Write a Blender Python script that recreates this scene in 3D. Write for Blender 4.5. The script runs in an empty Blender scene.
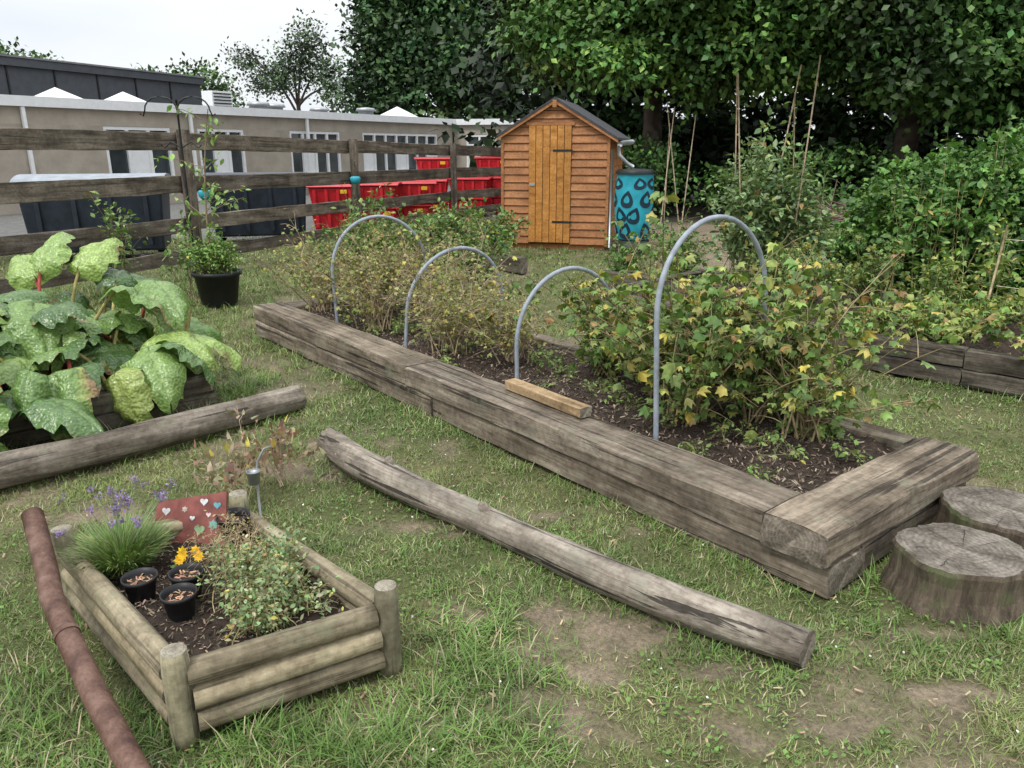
import bpy, math, random
import numpy as np
from mathutils import Vector, Matrix
rng=np.random.default_rng(7); random.seed(7)
R=math.radians
scene=bpy.context.scene
COL=scene.collection

# ---------------------------------------------------------------- helpers
def link(o,par=None):
    COL.objects.link(o)
    if par is not None: o.parent=par
    return o
def group(name):
    e=bpy.data.objects.new(name,None); COL.objects.link(e); e.empty_display_size=.2; return e
def nd(nt,typ,**kw):
    n=nt.nodes.new(typ)
    for k,v in kw.items(): setattr(n,k,v)
    return n
def newmat(name):
    m=bpy.data.materials.new(name); m.use_nodes=True
    nt=m.node_tree; b=nt.nodes['Principled BSDF']; b.inputs['Specular IOR Level'].default_value=.3
    return m,nt,b
def ramp(nt,stops):
    r=nt.nodes.new('ShaderNodeValToRGB'); cr=r.color_ramp
    while len(cr.elements)<len(stops): cr.elements.new(.5)
    for e,(p,c) in zip(cr.elements,stops):
        e.position=p; e.color=(*c,1) if len(c)==3 else c
    return r
def mixc(nt,fac,a,b,mode='MIX'):
    m=nt.nodes.new('ShaderNodeMix'); m.data_type='RGBA'; m.blend_type=mode
    for inp,v in ((m.inputs[0],fac),(m.inputs[6],a),(m.inputs[7],b)):
        if isinstance(v,(float,int)): inp.default_value=v
        elif isinstance(v,tuple): inp.default_value=(*v,1) if len(v)==3 else v
        else: nt.links.new(v,inp)
    return m.outputs[2]
def coords(nt,scale=(1,1,1),rand=True):
    tc=nt.nodes.new('ShaderNodeTexCoord'); oi=nt.nodes.new('ShaderNodeObjectInfo')
    mu=nt.nodes.new('ShaderNodeVectorMath'); mu.operation='SCALE'; mu.inputs[0].default_value=(37,53,71)
    nt.links.new(oi.outputs['Random'],mu.inputs['Scale'])
    ad=nt.nodes.new('ShaderNodeVectorMath'); ad.operation='ADD'
    nt.links.new(tc.outputs['Object'],ad.inputs[0])
    if rand: nt.links.new(mu.outputs[0],ad.inputs[1])
    mp=nt.nodes.new('ShaderNodeMapping'); mp.inputs['Scale'].default_value=scale
    nt.links.new(ad.outputs[0],mp.inputs[0])
    return mp.outputs[0]
def noise(nt,vec,scale,detail=5,rough=.6):
    n=nd(nt,'ShaderNodeTexNoise'); n.inputs['Scale'].default_value=scale; n.inputs['Detail'].default_value=detail
    n.inputs['Roughness'].default_value=rough; nt.links.new(vec,n.inputs['Vector']); return n.outputs['Fac']
def bump(nt,b,h,strength=.4,dist=.01):
    n=nt.nodes.new('ShaderNodeBump'); n.inputs['Strength'].default_value=strength; n.inputs['Distance'].default_value=dist
    nt.links.new(h,n.inputs['Height']); nt.links.new(n.outputs[0],b.inputs['Normal'])
def objvar(nt,c,lo=.8,hi=1.2):
    oi=nt.nodes.new('ShaderNodeObjectInfo'); r=ramp(nt,[(0,(lo,)*3),(1,(hi,hi*.98,hi*.94))]); nt.links.new(oi.outputs['Random'],r.inputs[0])
    return mixc(nt,1.,c,r.outputs[0],'MULTIPLY')
def wood(name,dark,mid,light,grain=30,lichen=None,crack=.5,rough=.85,bstr=.6,k=1.2,ov=.15,patch=.5):
    dark,mid,light=[tuple(min(.8,x*k) for x in c) for c in (dark,mid,light)]
    m,nt,b=newmat(name)
    v=coords(nt,(1.6,grain,grain)); n1=noise(nt,v,1.0,6,.72)
    r1=ramp(nt,[(.3,dark),(.5,mid),(.7,light)]); nt.links.new(n1,r1.inputs[0])
    v2=coords(nt,(1,1,1)); n2=noise(nt,v2,3.5,4,.65)
    r2=ramp(nt,[(.35,(patch,patch*.94,patch*.87)),(.62,(1.1,1.08,1.05))]); nt.links.new(n2,r2.inputs[0])
    c=mixc(nt,1.,r1.outputs[0],r2.outputs[0],'MULTIPLY')
    v3=coords(nt,(.9,grain*1.3,grain*1.3)); n3=noise(nt,v3,1.0,3,.55)
    r3=ramp(nt,[(.37,(1-crack,)*3),(.42,(1,1,1))]); nt.links.new(n3,r3.inputs[0])
    c=mixc(nt,1.,c,r3.outputs[0],'MULTIPLY')
    n5=noise(nt,v2,38,3,.7); r5=ramp(nt,[(.3,(.68,.66,.64)),(.6,(1.08,1.08,1.08))]); nt.links.new(n5,r5.inputs[0]); c=mixc(nt,1.,c,r5.outputs[0],'MULTIPLY')
    if lichen:
        n4=noise(nt,v2,6,5,.75); r4=ramp(nt,[(.54,(0,0,0)),(.68,(.65,.65,.65))]); nt.links.new(n4,r4.inputs[0])
        c=mixc(nt,r4.outputs[0],c,tuple(x*1.2 for x in lichen))
    c=objvar(nt,c,1-ov,1+ov)
    nt.links.new(c,b.inputs['Base Color']); b.inputs['Roughness'].default_value=rough
    mx=nt.nodes.new('ShaderNodeMath'); mx.operation='MULTIPLY'; nt.links.new(n1,mx.inputs[0]); nt.links.new(r3.outputs[0],mx.inputs[1])
    bump(nt,b,mx.outputs[0],bstr,.014)
    return m
def endgrain(name,dark,light,sc=30,k=1.15):
    dark,light=[tuple(min(.8,x*k) for x in c) for c in (dark,light)]
    m,nt,b=newmat(name); v=coords(nt,(1,1,1),False)
    w=nd(nt,'ShaderNodeTexWave',wave_type='RINGS',rings_direction='X'); w.inputs['Scale'].default_value=sc; w.inputs['Distortion'].default_value=5
    w.inputs['Detail'].default_value=4; w.inputs['Detail Scale'].default_value=1.6; w.inputs['Detail Roughness'].default_value=.7
    nt.links.new(v,w.inputs[0]); r=ramp(nt,[(.1,tuple(a*.5+b_*.5 for a,b_ in zip(dark,light))),(.9,light)]); nt.links.new(w.outputs['Fac'],r.inputs[0])
    n=noise(nt,v,9,6,.7); r2=ramp(nt,[(.36,(.38,.36,.34)),(.6,(1.1,1.1,1.1))]); nt.links.new(n,r2.inputs[0])
    n3=noise(nt,v,60,4,.7); r3=ramp(nt,[(.35,(.6,.6,.6)),(.55,(1.05,1.05,1.05))]); nt.links.new(n3,r3.inputs[0])
    c=mixc(nt,1.,r.outputs[0],r2.outputs[0],'MULTIPLY'); c=mixc(nt,1.,c,r3.outputs[0],'MULTIPLY')
    nt.links.new(c,b.inputs['Base Color'])
    b.inputs['Roughness'].default_value=.9; bump(nt,b,n,.8,.02)
    return m
def plain(name,col,rough=.6,var=.25,nscale=8,bstr=.0,metal=0,spec=.3):
    m,nt,b=newmat(name); v=coords(nt); n=noise(nt,v,nscale,4)
    lo=tuple(x*(1-var) for x in col); hi=tuple(min(1,x*(1+var)) for x in col)
    r=ramp(nt,[(.3,lo),(.7,hi)]); nt.links.new(n,r.inputs[0]); nt.links.new(r.outputs[0],b.inputs['Base Color'])
    b.inputs['Roughness'].default_value=rough; b.inputs['Metallic'].default_value=metal; b.inputs['Specular IOR Level'].default_value=spec
    if bstr: bump(nt,b,noise(nt,v,nscale*8,3),bstr,.01)
    return m
def colmat(name,rough=.55,trans=.25,nscale=30,var=.25,spec=.3,bstr=0,gain=1.):
    m,nt,b=newmat(name); at=nd(nt,'ShaderNodeAttribute',attribute_name='Col')
    v=coords(nt,rand=False); n=noise(nt,v,nscale,0)
    r=ramp(nt,[(.3,((1-var)*gain,)*3),(.7,((1+var)*gain,)*3)]); nt.links.new(n,r.inputs[0])
    c=mixc(nt,1.,at.outputs['Color'],r.outputs[0],'MULTIPLY'); nt.links.new(c,b.inputs['Base Color'])
    b.inputs['Roughness'].default_value=rough; b.inputs['Specular IOR Level'].default_value=spec
    if bstr: bump(nt,b,n,bstr,.01)
    if trans:
        t=nt.nodes.new('ShaderNodeBsdfTranslucent'); c2=mixc(nt,1.,c,(1.25,1.3,.6),'MULTIPLY'); nt.links.new(c2,t.inputs[0])
        ms=nt.nodes.new('ShaderNodeMixShader'); ms.inputs[0].default_value=trans
        out=nt.nodes['Material Output']; nt.links.new(b.outputs[0],ms.inputs[1]); nt.links.new(t.outputs[0],ms.inputs[2]); nt.links.new(ms.outputs[0],out.inputs[0])
    return m
def npmesh(name,V,loops,starts,mat,cols=None,par=None,smooth=False):
    me=bpy.data.meshes.new(name); me.vertices.add(len(V)); me.vertices.foreach_set('co',np.asarray(V,np.float32).ravel())
    me.loops.add(len(loops)); me.loops.foreach_set('vertex_index',np.asarray(loops,np.int32))
    me.polygons.add(len(starts)); me.polygons.foreach_set('loop_start',np.asarray(starts,np.int32))
    if cols is not None:
        a=me.color_attributes.new('Col','FLOAT_COLOR','POINT')
        c4=np.ones((len(V),4),np.float32); c4[:,:3]=cols; a.data.foreach_set('color',c4.ravel())
    me.update(calc_edges=True); me.validate()
    if smooth: me.polygons.foreach_set('use_smooth',np.ones(len(me.polygons),bool))
    me.materials.append(mat)
    return link(bpy.data.objects.new(name,me),par)
def scatter(name,tv,tf,pos,Rm,scl,cols,mat,par=None,smooth=False):
    tv=np.asarray(tv,float); N=len(pos); nv=len(tv)
    scl=np.asarray(scl,float)
    if scl.ndim==1: scl=np.repeat(scl[:,None],3,1)
    V=np.einsum('nij,nvj->nvi',Rm,tv[None]*scl[:,None,:])+np.asarray(pos)[:,None,:]
    lt=np.concatenate([np.array(f) for f in tf]); ln=[len(f) for f in tf]; st=np.concatenate([[0],np.cumsum(ln)[:-1]])
    loops=(lt[None]+(np.arange(N)*nv)[:,None]).ravel(); starts=(st[None]+(np.arange(N)*len(lt))[:,None]).ravel()
    return npmesh(name,V.reshape(-1,3),loops,starts,mat,np.repeat(cols,nv,0),par,smooth)
def norm(v): return v/np.maximum(np.linalg.norm(v,axis=-1,keepdims=True),1e-9)
def basis(y,up):
    y=norm(y); z=norm(up-(up*y).sum(-1,keepdims=True)*y); x=np.cross(y,z); return np.stack([x,y,z],-1)
def randdir(n): return norm(rng.normal(size=(n,3)))
def jitcol(base,n,j=.2,hue=.1):
    b=np.asarray(base,float); f=1+rng.uniform(-j,j,(n,1)); h=1+rng.uniform(-hue,hue,(n,3)); return np.clip(b*f*h,0,1)
def pickcol(cols,n,j=.2):
    cols=np.asarray(cols); return jitcol(cols[rng.integers(0,len(cols),n)],n,j)
_lat={}
def vn(x,y,s,seed=0):
    if seed not in _lat: _lat[seed]=np.random.default_rng(seed+100).random((256,256))
    L=_lat[seed]; x=np.asarray(x)*s+1000; y=np.asarray(y)*s+1000
    xi=np.floor(x).astype(int); yi=np.floor(y).astype(int); fx=x-xi; fy=y-yi; fx=fx*fx*(3-2*fx); fy=fy*fy*(3-2*fy)
    g=lambda a,b:L[a%256,b%256]
    return (g(xi,yi)*(1-fx)+g(xi+1,yi)*fx)*(1-fy)+(g(xi,yi+1)*(1-fx)+g(xi+1,yi+1)*fx)*fy
def frame(p0,p1):
    d=(Vector(p1)-Vector(p0)); L=d.length; X=d.normalized(); up=Vector((0,0,1)) if abs(X.z)<.9 else Vector((0,1,0))
    Y=up.cross(X).normalized(); Z=X.cross(Y)
    M=Matrix(((X.x,Y.x,Z.x,p0[0]),(X.y,Y.y,Z.y,p0[1]),(X.z,Y.z,Z.z,p0[2]),(0,0,0,1))); return M,L
def ringmesh(name,xs,ringfn,mats,par,M,smooth=True,caps=True):
    V=[];F=[];k=None
    for i,x in enumerate(xs):
        r=ringfn(i,x); k=len(r); V+=r
    mi=[]
    for i in range(len(xs)-1):
        for j in range(k):
            a=i*k+j;b=i*k+(j+1)%k; F.append((a,b,b+k,a+k)); mi.append(0)
    if caps:
        F.append(tuple(range(k))[::-1]); mi.append(len(mats)-1); o=(len(xs)-1)*k; F.append(tuple(range(o,o+k))); mi.append(len(mats)-1)
    me=bpy.data.meshes.new(name); me.from_pydata(V,[],F)
    for m in mats: me.materials.append(m)
    for p,q in zip(me.polygons,mi): p.material_index=q; p.use_smooth=smooth and q==0
    me.update(); o=link(bpy.data.objects.new(name,me),par); o.matrix_world=M
    return o
def beam(name,p0,p1,w,h,mats,par,jit=.004,bev=.008,seg=.1,skew=0):
    M,L=frame(p0,p1); n=max(2,int(L/seg)); a,b=w/2,h/2; c=bev
    base=[(-a+c,-b),(0,-b),(a-c,-b),(a,-b+c),(a,0),(a,b-c),(a-c,b),(a*.33,b),(-a*.33,b),(-a+c,b),(-a,b-c),(-a,0),(-a,-b+c)]
    sd=random.randint(0,200)
    def fn(i,x):
        out=[]
        for k,(y,z) in enumerate(base):
            jy=(float(vn(x,k*3.1,6,sd))-.5)*2*jit; jz=(float(vn(x,k*2.7+50,6,sd+1))-.5)*2*jit
            ch=1
            if k in (3,5,6,9,10,12) and random.random()<.12: ch=1-random.random()*bev*1.4/a
            out.append((x+(random.uniform(-1,1)*jit if i in(0,n) else 0),(y+jy)*ch,z+jz))
        return out
    return ringmesh(name,[L*i/n for i in range(n+1)],fn,mats,par,M,False)
def rlog(name,p0,p1,r0,r1,mats,par,bend=None,jit=.06,sides=18,seg=.06,half=False,bev=0,sd=None):
    M,L=frame(p0,p1); n=max(3,int(L/seg)); sd=random.randint(0,200) if sd is None else sd
    def fn(i,x):
        t=x/L; r=r0+(r1-r0)*t; by,bz=bend(t) if bend else (0,0)
        if bev and i in (0,n): r-=bev
        out=[]
        for k in range(sides):
            a=2*math.pi*k/sides; a2=k if k<sides/2 else sides-k
            rr=r*(1+jit*2*(float(vn(x*1.2,a2*.8,3,sd))-.5)+jit*.8*(float(vn(x*.5,k*2.1,3,sd+1))-.5))
            out.append((x,math.cos(a)*rr+by,math.sin(a)*rr+bz))
        return out
    xs=[L*i/n for i in range(n+1)]
    if bev: xs[0]=-bev*.6; xs[-1]=L+bev*.6
    return ringmesh(name,xs,fn,mats,par,M)
def tubes(name,lines,mat,par=None,sides=5,col=None):
    V=[];F=[];C=[]
    for L in lines:
        pts,ra,rb=L[0],L[1],L[2]; c=L[3] if len(L)>3 else (col or (.2,.15,.1))
        pts=np.asarray(pts,float); n=len(pts); T=norm(np.gradient(pts,axis=0)); ref=np.array([0,0,1.]) if abs(T[0][2])<.8 else np.array([1.,0,0])
        o=len(V)
        for i in range(n):
            y=np.cross(T[i],ref); y/=max(np.linalg.norm(y),1e-6); z=np.cross(T[i],y); r=ra+(rb-ra)*i/(n-1)
            for k in range(sides):
                a=2*math.pi*k/sides; V.append(pts[i]+r*(math.cos(a)*y+math.sin(a)*z)); C.append(c)
        for i in range(n-1):
            for k in range(sides):
                a=o+i*sides+k;b=o+i*sides+(k+1)%sides; F.append((a,b,b+sides,a+sides))
        F.append(tuple(range(o,o+sides))); F.append(tuple(range(o+(n-1)*sides,o+n*sides))[::-1])
    loops=[i for f in F for i in f]; st=[];s=0
    for f in F: st.append(s); s+=len(f)
    return npmesh(name,np.array(V),loops,st,mat,np.array(C),par,True)
def box(name,x0,x1,y0,y1,z0,z1,mat,par=None,M=None,bev=0,taper=0):
    t=taper
    v=[(x0+t,y0+t,z0),(x1-t,y0+t,z0),(x1-t,y1-t,z0),(x0+t,y1-t,z0),(x0,y0,z1),(x1,y0,z1),(x1,y1,z1),(x0,y1,z1)]
    f=[(3,2,1,0),(4,5,6,7),(0,1,5,4),(1,2,6,5),(2,3,7,6),(3,0,4,7)]
    me=bpy.data.meshes.new(name); me.from_pydata(v,[],f); me.materials.append(mat)
    o=link(bpy.data.objects.new(name,me),par)
    if M is not None: o.matrix_world=M
    if bev:
        b=o.modifiers.new('b','BEVEL'); b.width=bev; b.segments=2
    return o
def poly(name,V,F,mat,par=None,M=None,smooth=False):
    me=bpy.data.meshes.new(name); me.from_pydata(V,[],F); me.materials.append(mat)
    if smooth:
        for p in me.polygons: p.use_smooth=True
    o=link(bpy.data.objects.new(name,me),par)
    if M is not None: o.matrix_world=M
    return o
def lathe(name,prof,mat,par,loc,sides=32,smooth=True):
    V=[];F=[]
    for r,z in prof:
        for k in range(sides):
            a=2*math.pi*k/sides; V.append((loc[0]+r*math.cos(a),loc[1]+r*math.sin(a),loc[2]+z))
    for i in range(len(prof)-1):
        for k in range(sides):
            a=i*sides+k;b=i*sides+(k+1)%sides; F.append((a,b,b+sides,a+sides))
    return poly(name,V,F,mat,par,None,smooth)

# ---------------------------------------------------------------- materials
M_SL=wood('weathered_sleeper',(.055,.046,.037),(.185,.155,.122),(.31,.27,.22),26,(.16,.165,.12),.7,ov=.15)
M_SLE=endgrain('sleeper_end',(.13,.11,.085),(.225,.19,.15),22)
M_DSL=wood('dark_sleeper',(.035,.03,.024),(.095,.082,.067),(.18,.155,.125),26,(.10,.12,.07),.6)
M_LOG=wood('grey_log',(.10,.086,.074),(.25,.222,.188),(.37,.335,.29),22,(.21,.205,.16),.75,bstr=.9,ov=.03)
M_LOGE=endgrain('log_end',(.15,.125,.10),(.24,.205,.16),24)
M_LOGD=wood('old_log',(.08,.07,.06),(.20,.176,.148),(.31,.28,.235),22,(.17,.17,.12),.7,bstr=.8,ov=.03)
M_ROUND=wood('treated_round',(.11,.094,.058),(.26,.225,.155),(.36,.32,.23),22,(.17,.18,.11),.5,bstr=.35)
M_POST=wood('treated_post',(.10,.095,.06),(.22,.205,.14),(.31,.29,.2),22,(.14,.17,.09),.5,bstr=.35)
M_POSTE=endgrain('post_end',(.19,.17,.13),(.31,.28,.22),50)
M_FEN=wood('fence_wood',(.05,.043,.036),(.14,.12,.10),(.23,.20,.165),18,None,.45)
M_NEW=wood('new_wood',(.22,.16,.09),(.38,.28,.17),(.46,.36,.23),20,None,.2,bstr=.2,k=1.05,patch=.75)
M_SHED=wood('shed_cladding',(.27,.115,.045),(.36,.165,.07),(.43,.215,.095),12,None,.1,.6,.2,k=1.05,ov=.06,patch=.78)
M_DOOR=wood('shed_door',(.32,.14,.035),(.42,.195,.05),(.50,.25,.075),12,None,.1,.5,.2,k=1.12,ov=.06,patch=.8)
M_STT=endgrain('stump_top',(.12,.103,.085),(.20,.176,.145),16)
M_FELT=plain('roof_felt',(.06,.06,.065),.9,.3,12,.4)
M_BLK=plain('black_plastic',(.018,.018,.02),.45,.3)
M_BIN=plain('dark_bin_plastic',(.02,.026,.038),.4,.3)
M_LID=plain('grey_lid',(.26,.29,.32),.35,.25)
M_RED=plain('red_plastic',(.50,.022,.03),.4,.2)
M_YEL=plain('yellow_plastic',(.7,.40,.03),.4,.1)
M_PIPE=plain('grey_pipe',(.27,.30,.34),.4,.25,20)
M_WHITE=plain('white_paint',(.78,.79,.79),.5,.06)
M_GLASS=plain('window_glass',(.05,.06,.065),.08,.5,.8,spec=.8)
M_DASH=plain('pebbledash',(.38,.335,.275),.95,.16,2,.6)
M_ROOF=plain('flat_roof',(.2,.2,.205),.9,.2,3)
M_DHALL=plain('hall_cladding',(.075,.08,.09),.7,.15,3)
M_METAL=plain('dark_metal',(.03,.03,.03),.5,.3,metal=.4)
M_GALV=plain('galvanised',(.4,.42,.43),.4,.15,metal=.6)
M_TEAL=plain('teal_plastic',(.03,.33,.42),.4,.2)
M_DROP=plain('navy_print',(.012,.03,.05),.5,.2)
M_BAMB=colmat('bamboo',.6,0,gain=1.2)
M_STEM=colmat('stem',.8,0,gain=1.2)
M_BARK=colmat('bark',.9,0,6,.4)
M_LEAF=colmat('leaf',.5,.16,gain=1.12)
M_TLEAF=colmat('tree_leaf',.5,0,.5,.45,gain=1.15)
M_RHU=colmat('rhubarb_leaf',.3,.12,70,.2,.55,.7,gain=1.0)
M_GRASS=colmat('grass_blade',.6,.12,3,.22,gain=1.1)
M_CHIP=colmat('mulch',.9,0,40,.3,gain=1.15)
M_FLOW=colmat('petal',.6,.2)
m,nt,b=newmat('rusty_steel'); v=coords(nt,(1,1,1)); n=noise(nt,v,10,8,.75)
r=ramp(nt,[(.3,(.04,.024,.02)),(.46,(.11,.058,.042)),(.58,(.18,.105,.078)),(.75,(.25,.21,.19))]); nt.links.new(n,r.inputs[0]); nt.links.new(r.outputs[0],b.inputs['Base Color'])
b.inputs['Roughness'].default_value=.55; b.inputs['Metallic'].default_value=.2; bump(nt,b,noise(nt,v,60,6,.7),.6,.006); M_RUST=m
m,nt,b=newmat('soil'); v=coords(nt,rand=False); n=noise(nt,v,22,7,.75)
r=ramp(nt,[(.3,(.028,.019,.014)),(.5,(.075,.054,.04)),(.68,(.135,.1,.075)),(.8,(.24,.19,.14))]); nt.links.new(n,r.inputs[0]); nt.links.new(r.outputs[0],b.inputs['Base Color'])
b.inputs['Roughness'].default_value=.95; bump(nt,b,noise(nt,v,45,6,.8),1,.03); M_SOIL=m
m,nt,b=newmat('lawn_ground'); v=coords(nt,rand=False); at=nd(nt,'ShaderNodeAttribute',attribute_name='Col')
n=noise(nt,v,60,4,.8); r=ramp(nt,[(.3,(.5,.5,.5)),(.7,(1.4,1.4,1.4))]); nt.links.new(n,r.inputs[0])
n2=noise(nt,v,6,3,.6); r2=ramp(nt,[(.3,(.8,.82,.75)),(.7,(1.2,1.15,1.15))]); nt.links.new(n2,r2.inputs[0])
c=mixc(nt,1.,at.outputs['Color'],r.outputs[0],'MULTIPLY'); c=mixc(nt,1.,c,r2.outputs[0],'MULTIPLY')
nt.links.new(c,b.inputs['Base Color']); b.inputs['Roughness'].default_value=.95; bump(nt,b,n,.9,.02); M_GND=m

# ---------------------------------------------------------------- layout constants
D=np.array([-.629,.777]); Nn=np.array([.777,.629]); C0=np.array([1.07,2.32])
def BP(s,n,z=0,c0=C0,d=D,nn=Nn):
    p=c0+d*s+nn*n; return (float(p[0]),float(p[1]),z)
RC=np.array([-1.76,4.36]); Rf=np.array([-.745,-.667]); Rd=np.array([-.667,.745])
SP=[(-.87,1.69),(-1.515,2.33),(-1.02,2.62),(-.37,1.98)]
B2=np.array([4.3,3.5]); B2d=np.array([-.72,.694]); B2n=np.array([.694,.72])
def inrect(x,y,o,a,b,la0,la1,lb0,lb1):
    px=x-o[0]; py=y-o[1]; u=px*a[0]+py*a[1]; w=px*b[0]+py*b[1]; return (u>la0)&(u<la1)&(w>lb0)&(w<lb1)
SPo=np.array(SP[0]); SPa=norm(np.array(SP[3])-SPo); SPb=norm(np.array(SP[1])-SPo)
def inbeds(x,y,e=0):
    return inrect(x,y,C0,D,Nn,0-e,5.12+e,0-e,1.2+e)|inrect(x,y,RC,Rf,Rd,0-e,2.4+e,0-e,1.3+e)|inrect(x,y,SPo,SPa,SPb,0-e,.575+e,0-e,.91+e)|inrect(x,y,B2,B2d,B2n,0-e,5.0+e,0-e,1.9+e)
PATCH=[(.30,2.14,.20,.10),(.46,2.22,.18,.10),(.12,2.25,.10,.06),(.14,1.78,.14,.07),(.25,1.97,.10,.04),(1.25,1.85,.15,.05),(-.15,2.25,.08,.05),(.02,2.02,.10,.05),(-.95,3.5,.3,.1),(.62,2.0,.12,.05),(-.3,2.9,.2,.06),(-.35,1.75,.10,.06),(-1.75,3.0,.2,.12),(.9,1.72,.1,.05),(-1.35,2.95,.15,.12),(1.3,2.15,.2,.05),(.6,1.72,.1,.04),(-.05,3.0,.2,.05)]
def dirt(x,y):
    d=np.zeros_like(x); wx=x+(vn(x,y,9,70)-.5)*.12; wy=y+(vn(x,y,9,71)-.5)*.10
    for px,py,a,b_ in PATCH:
        q=((wx-px)/a)**2+((wy-py)/b_)**2; d=np.maximum(d,np.exp(-q*.7)*1.1)
    d=d*(.5+.9*vn(x,y,16,3)+.35*vn(x,y,40,33))
    d=np.maximum(d,np.clip((vn(x,y,1.3,4)*.5+vn(x,y,6,5)*.5-.58)*3.5,0,.6))
    d=np.clip(d,0,.9)
    far=np.clip((y-9.3-.5*vn(x,y,1.5,6)*2)/.6,0,1)*np.clip((x-1.9)/.5,0,1); d=np.maximum(d,far)
    d=np.maximum(d,np.clip((y-13.5)/1.5,0,1)*np.clip((x+.5)/.6,0,1))
    return np.clip(d,0,1)
# ---------------------------------------------------------------- ground
fx=np.concatenate([[-400,-200,-100,-60,-40,-25,-16,-12],np.arange(-9,-2.5,.09),np.arange(-2.5,2.7,.03),np.arange(2.7,9.01,.09),[12,16,25,40,60,100,200,400]])
fy=np.concatenate([[-60,-20,-5,0],np.arange(.8,4.5,.03),np.arange(4.5,15,.09),[16,17,18.5,20,23,27,33,45,70,120,250,500]])
X,Y=np.meshgrid(fx,fy); dd=dirt(X,Y)
Z=(vn(X,Y,1.5,8)-.5)*.035+(vn(X,Y,7,9)-.5)*.012-dd*.012-.01; Z=np.where((Y>18)|(np.abs(X)>10),-.02,Z)
g1=np.array([.085,.11,.036]); g2=np.array([.155,.15,.068]); t=np.clip(vn(X,Y,2.3,10)*.6+vn(X,Y,7,11)*.5,0,1)[...,None]
Cg=g1*(1-t)+g2*t; de=np.array([.25,.20,.145])*(.8+.45*vn(X,Y,12,12)[...,None]); Cg=Cg*(1-dd[...,None])+de*dd[...,None]
yard=((X<-3)&(Y>13.5))|((Y>18)&(X<1)); Cg=np.where(yard[...,None],np.array([.17,.17,.165]),Cg)
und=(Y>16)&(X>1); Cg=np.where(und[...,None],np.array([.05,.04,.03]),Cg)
ny,nx=X.shape; idx=np.arange(ny*nx).reshape(ny,nx)
q=np.stack([idx[:-1,:-1],idx[:-1,1:],idx[1:,1:],idx[1:,:-1]],-1).reshape(-1,4)
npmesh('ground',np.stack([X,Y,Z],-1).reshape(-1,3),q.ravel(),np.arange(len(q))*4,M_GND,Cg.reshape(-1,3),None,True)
def gz(x,y): return (vn(x,y,1.5,8)-.5)*.035+(vn(x,y,7,9)-.5)*.012-.01
BL=[(-.5,0,0),(.5,0,0),(.38,.18,.55),(-.38,.18,.55),(0,.5,1)]; BF=[(0,1,2,3),(3,2,4)]
def grass(n,x0,x1,ya,yb,h,w,pow_=1.0):
    y=ya+(yb-ya)*rng.random(n)**pow_; k=y*.72+.5
    x=np.clip(-k,x0,x1)+(np.clip(k,x0,x1)-np.clip(-k,x0,x1))*rng.random(n)
    tuft=vn(x,y,14,20)*.6+vn(x,y,3,21)*.5
    keep=(~inbeds(x,y,-.01))&(rng.random(n)>dirt(x,y)*1.15)&(rng.random(n)<tuft*1.9-.2); x=x[keep];y=y[keep];tuft=tuft[keep];n=len(x)
    hh=h*rng.uniform(.45,1.3,n)*(.35+tuft*1.2); a=rng.uniform(0,2*np.pi,n); lean=rng.uniform(0,1.2,n)
    up=np.stack([np.cos(a)*lean*.9,np.sin(a)*lean*.9,np.ones(n)],-1); fw=np.stack([np.cos(a),np.sin(a),np.zeros(n)],-1)
    z=norm(up); xx=norm(np.cross(fw,z)); yy=np.cross(z,xx); Rm=np.stack([xx,yy,z],-1)
    scl=np.stack([w*rng.uniform(.6,1.3,n),hh,hh],-1)
    t=np.clip(vn(x,y,2.3,10)*.7+rng.random(n)*.5-.12,0,1)[:,None]
    c=np.array([.105,.175,.043])*(1-t)+np.array([.205,.24,.08])*t
    dry=rng.random(n)<.16; c[dry]=np.array([.34,.31,.19]); c=jitcol(c,n,.25)
    return x,y,Rm,scl,c,n
P=[];RR=[];SS=[];CC=[]
for args in ((225000,-3.5,3.5,1.2,4.2,.028,.0032,1.1),(100000,-6,6,4.0,8.5,.036,.006,1.0),(42000,-8,8,8.3,14,.045,.012,1.0)):
    x,y,Rm,scl,c,n=grass(*args); P.append(np.stack([x,y,gz(x,y)-.003],-1)); RR.append(Rm); SS.append(scl); CC.append(c)
def tufts(cx,cy,rx,ry,nt_,h,per=22):
    for i in range(nt_):
        x0=cx+rng.normal()*rx; y0=cy+rng.normal()*ry
        if inbeds(np.array([x0]),np.array([y0]),0)[0]: continue
        n=per; x=x0+rng.normal(size=n)*.025; y=y0+rng.normal(size=n)*.025; a=rng.uniform(0,2*np.pi,n); lean=rng.uniform(.1,1.3,n)
        z=norm(np.stack([np.cos(a)*lean,np.sin(a)*lean,np.ones(n)],-1)); fw=np.stack([np.cos(a),np.sin(a),np.zeros(n)],-1)
        xx=norm(np.cross(fw,z)); yy=np.cross(z,xx); hh=h*rng.uniform(.35,1.15,n)*rng.uniform(.6,1.1)
        c=jitcol([.125,.21,.05],n,.3); dr=rng.random(n)<.16; c[dr]=jitcol([.36,.32,.19],int(dr.sum()),.2)
        P.append(np.stack([x,y,gz(x,y)],-1)); RR.append(np.stack([xx,yy,z],-1)); SS.append(np.stack([np.full(n,.0042),hh,hh],-1)); CC.append(c)
tufts(-.12,1.95,.10,.12,44,.10); tufts(-.3,1.65,.15,.06,30,.10); tufts(-1.0,1.5,.25,.08,30,.10); tufts(-1.35,1.75,.1,.15,20,.1)
tufts(-.2,2.2,.1,.2,14,.07); tufts(-.6,1.65,.15,.05,22,.12); tufts(.0,1.65,.12,.06,16,.08)
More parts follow.
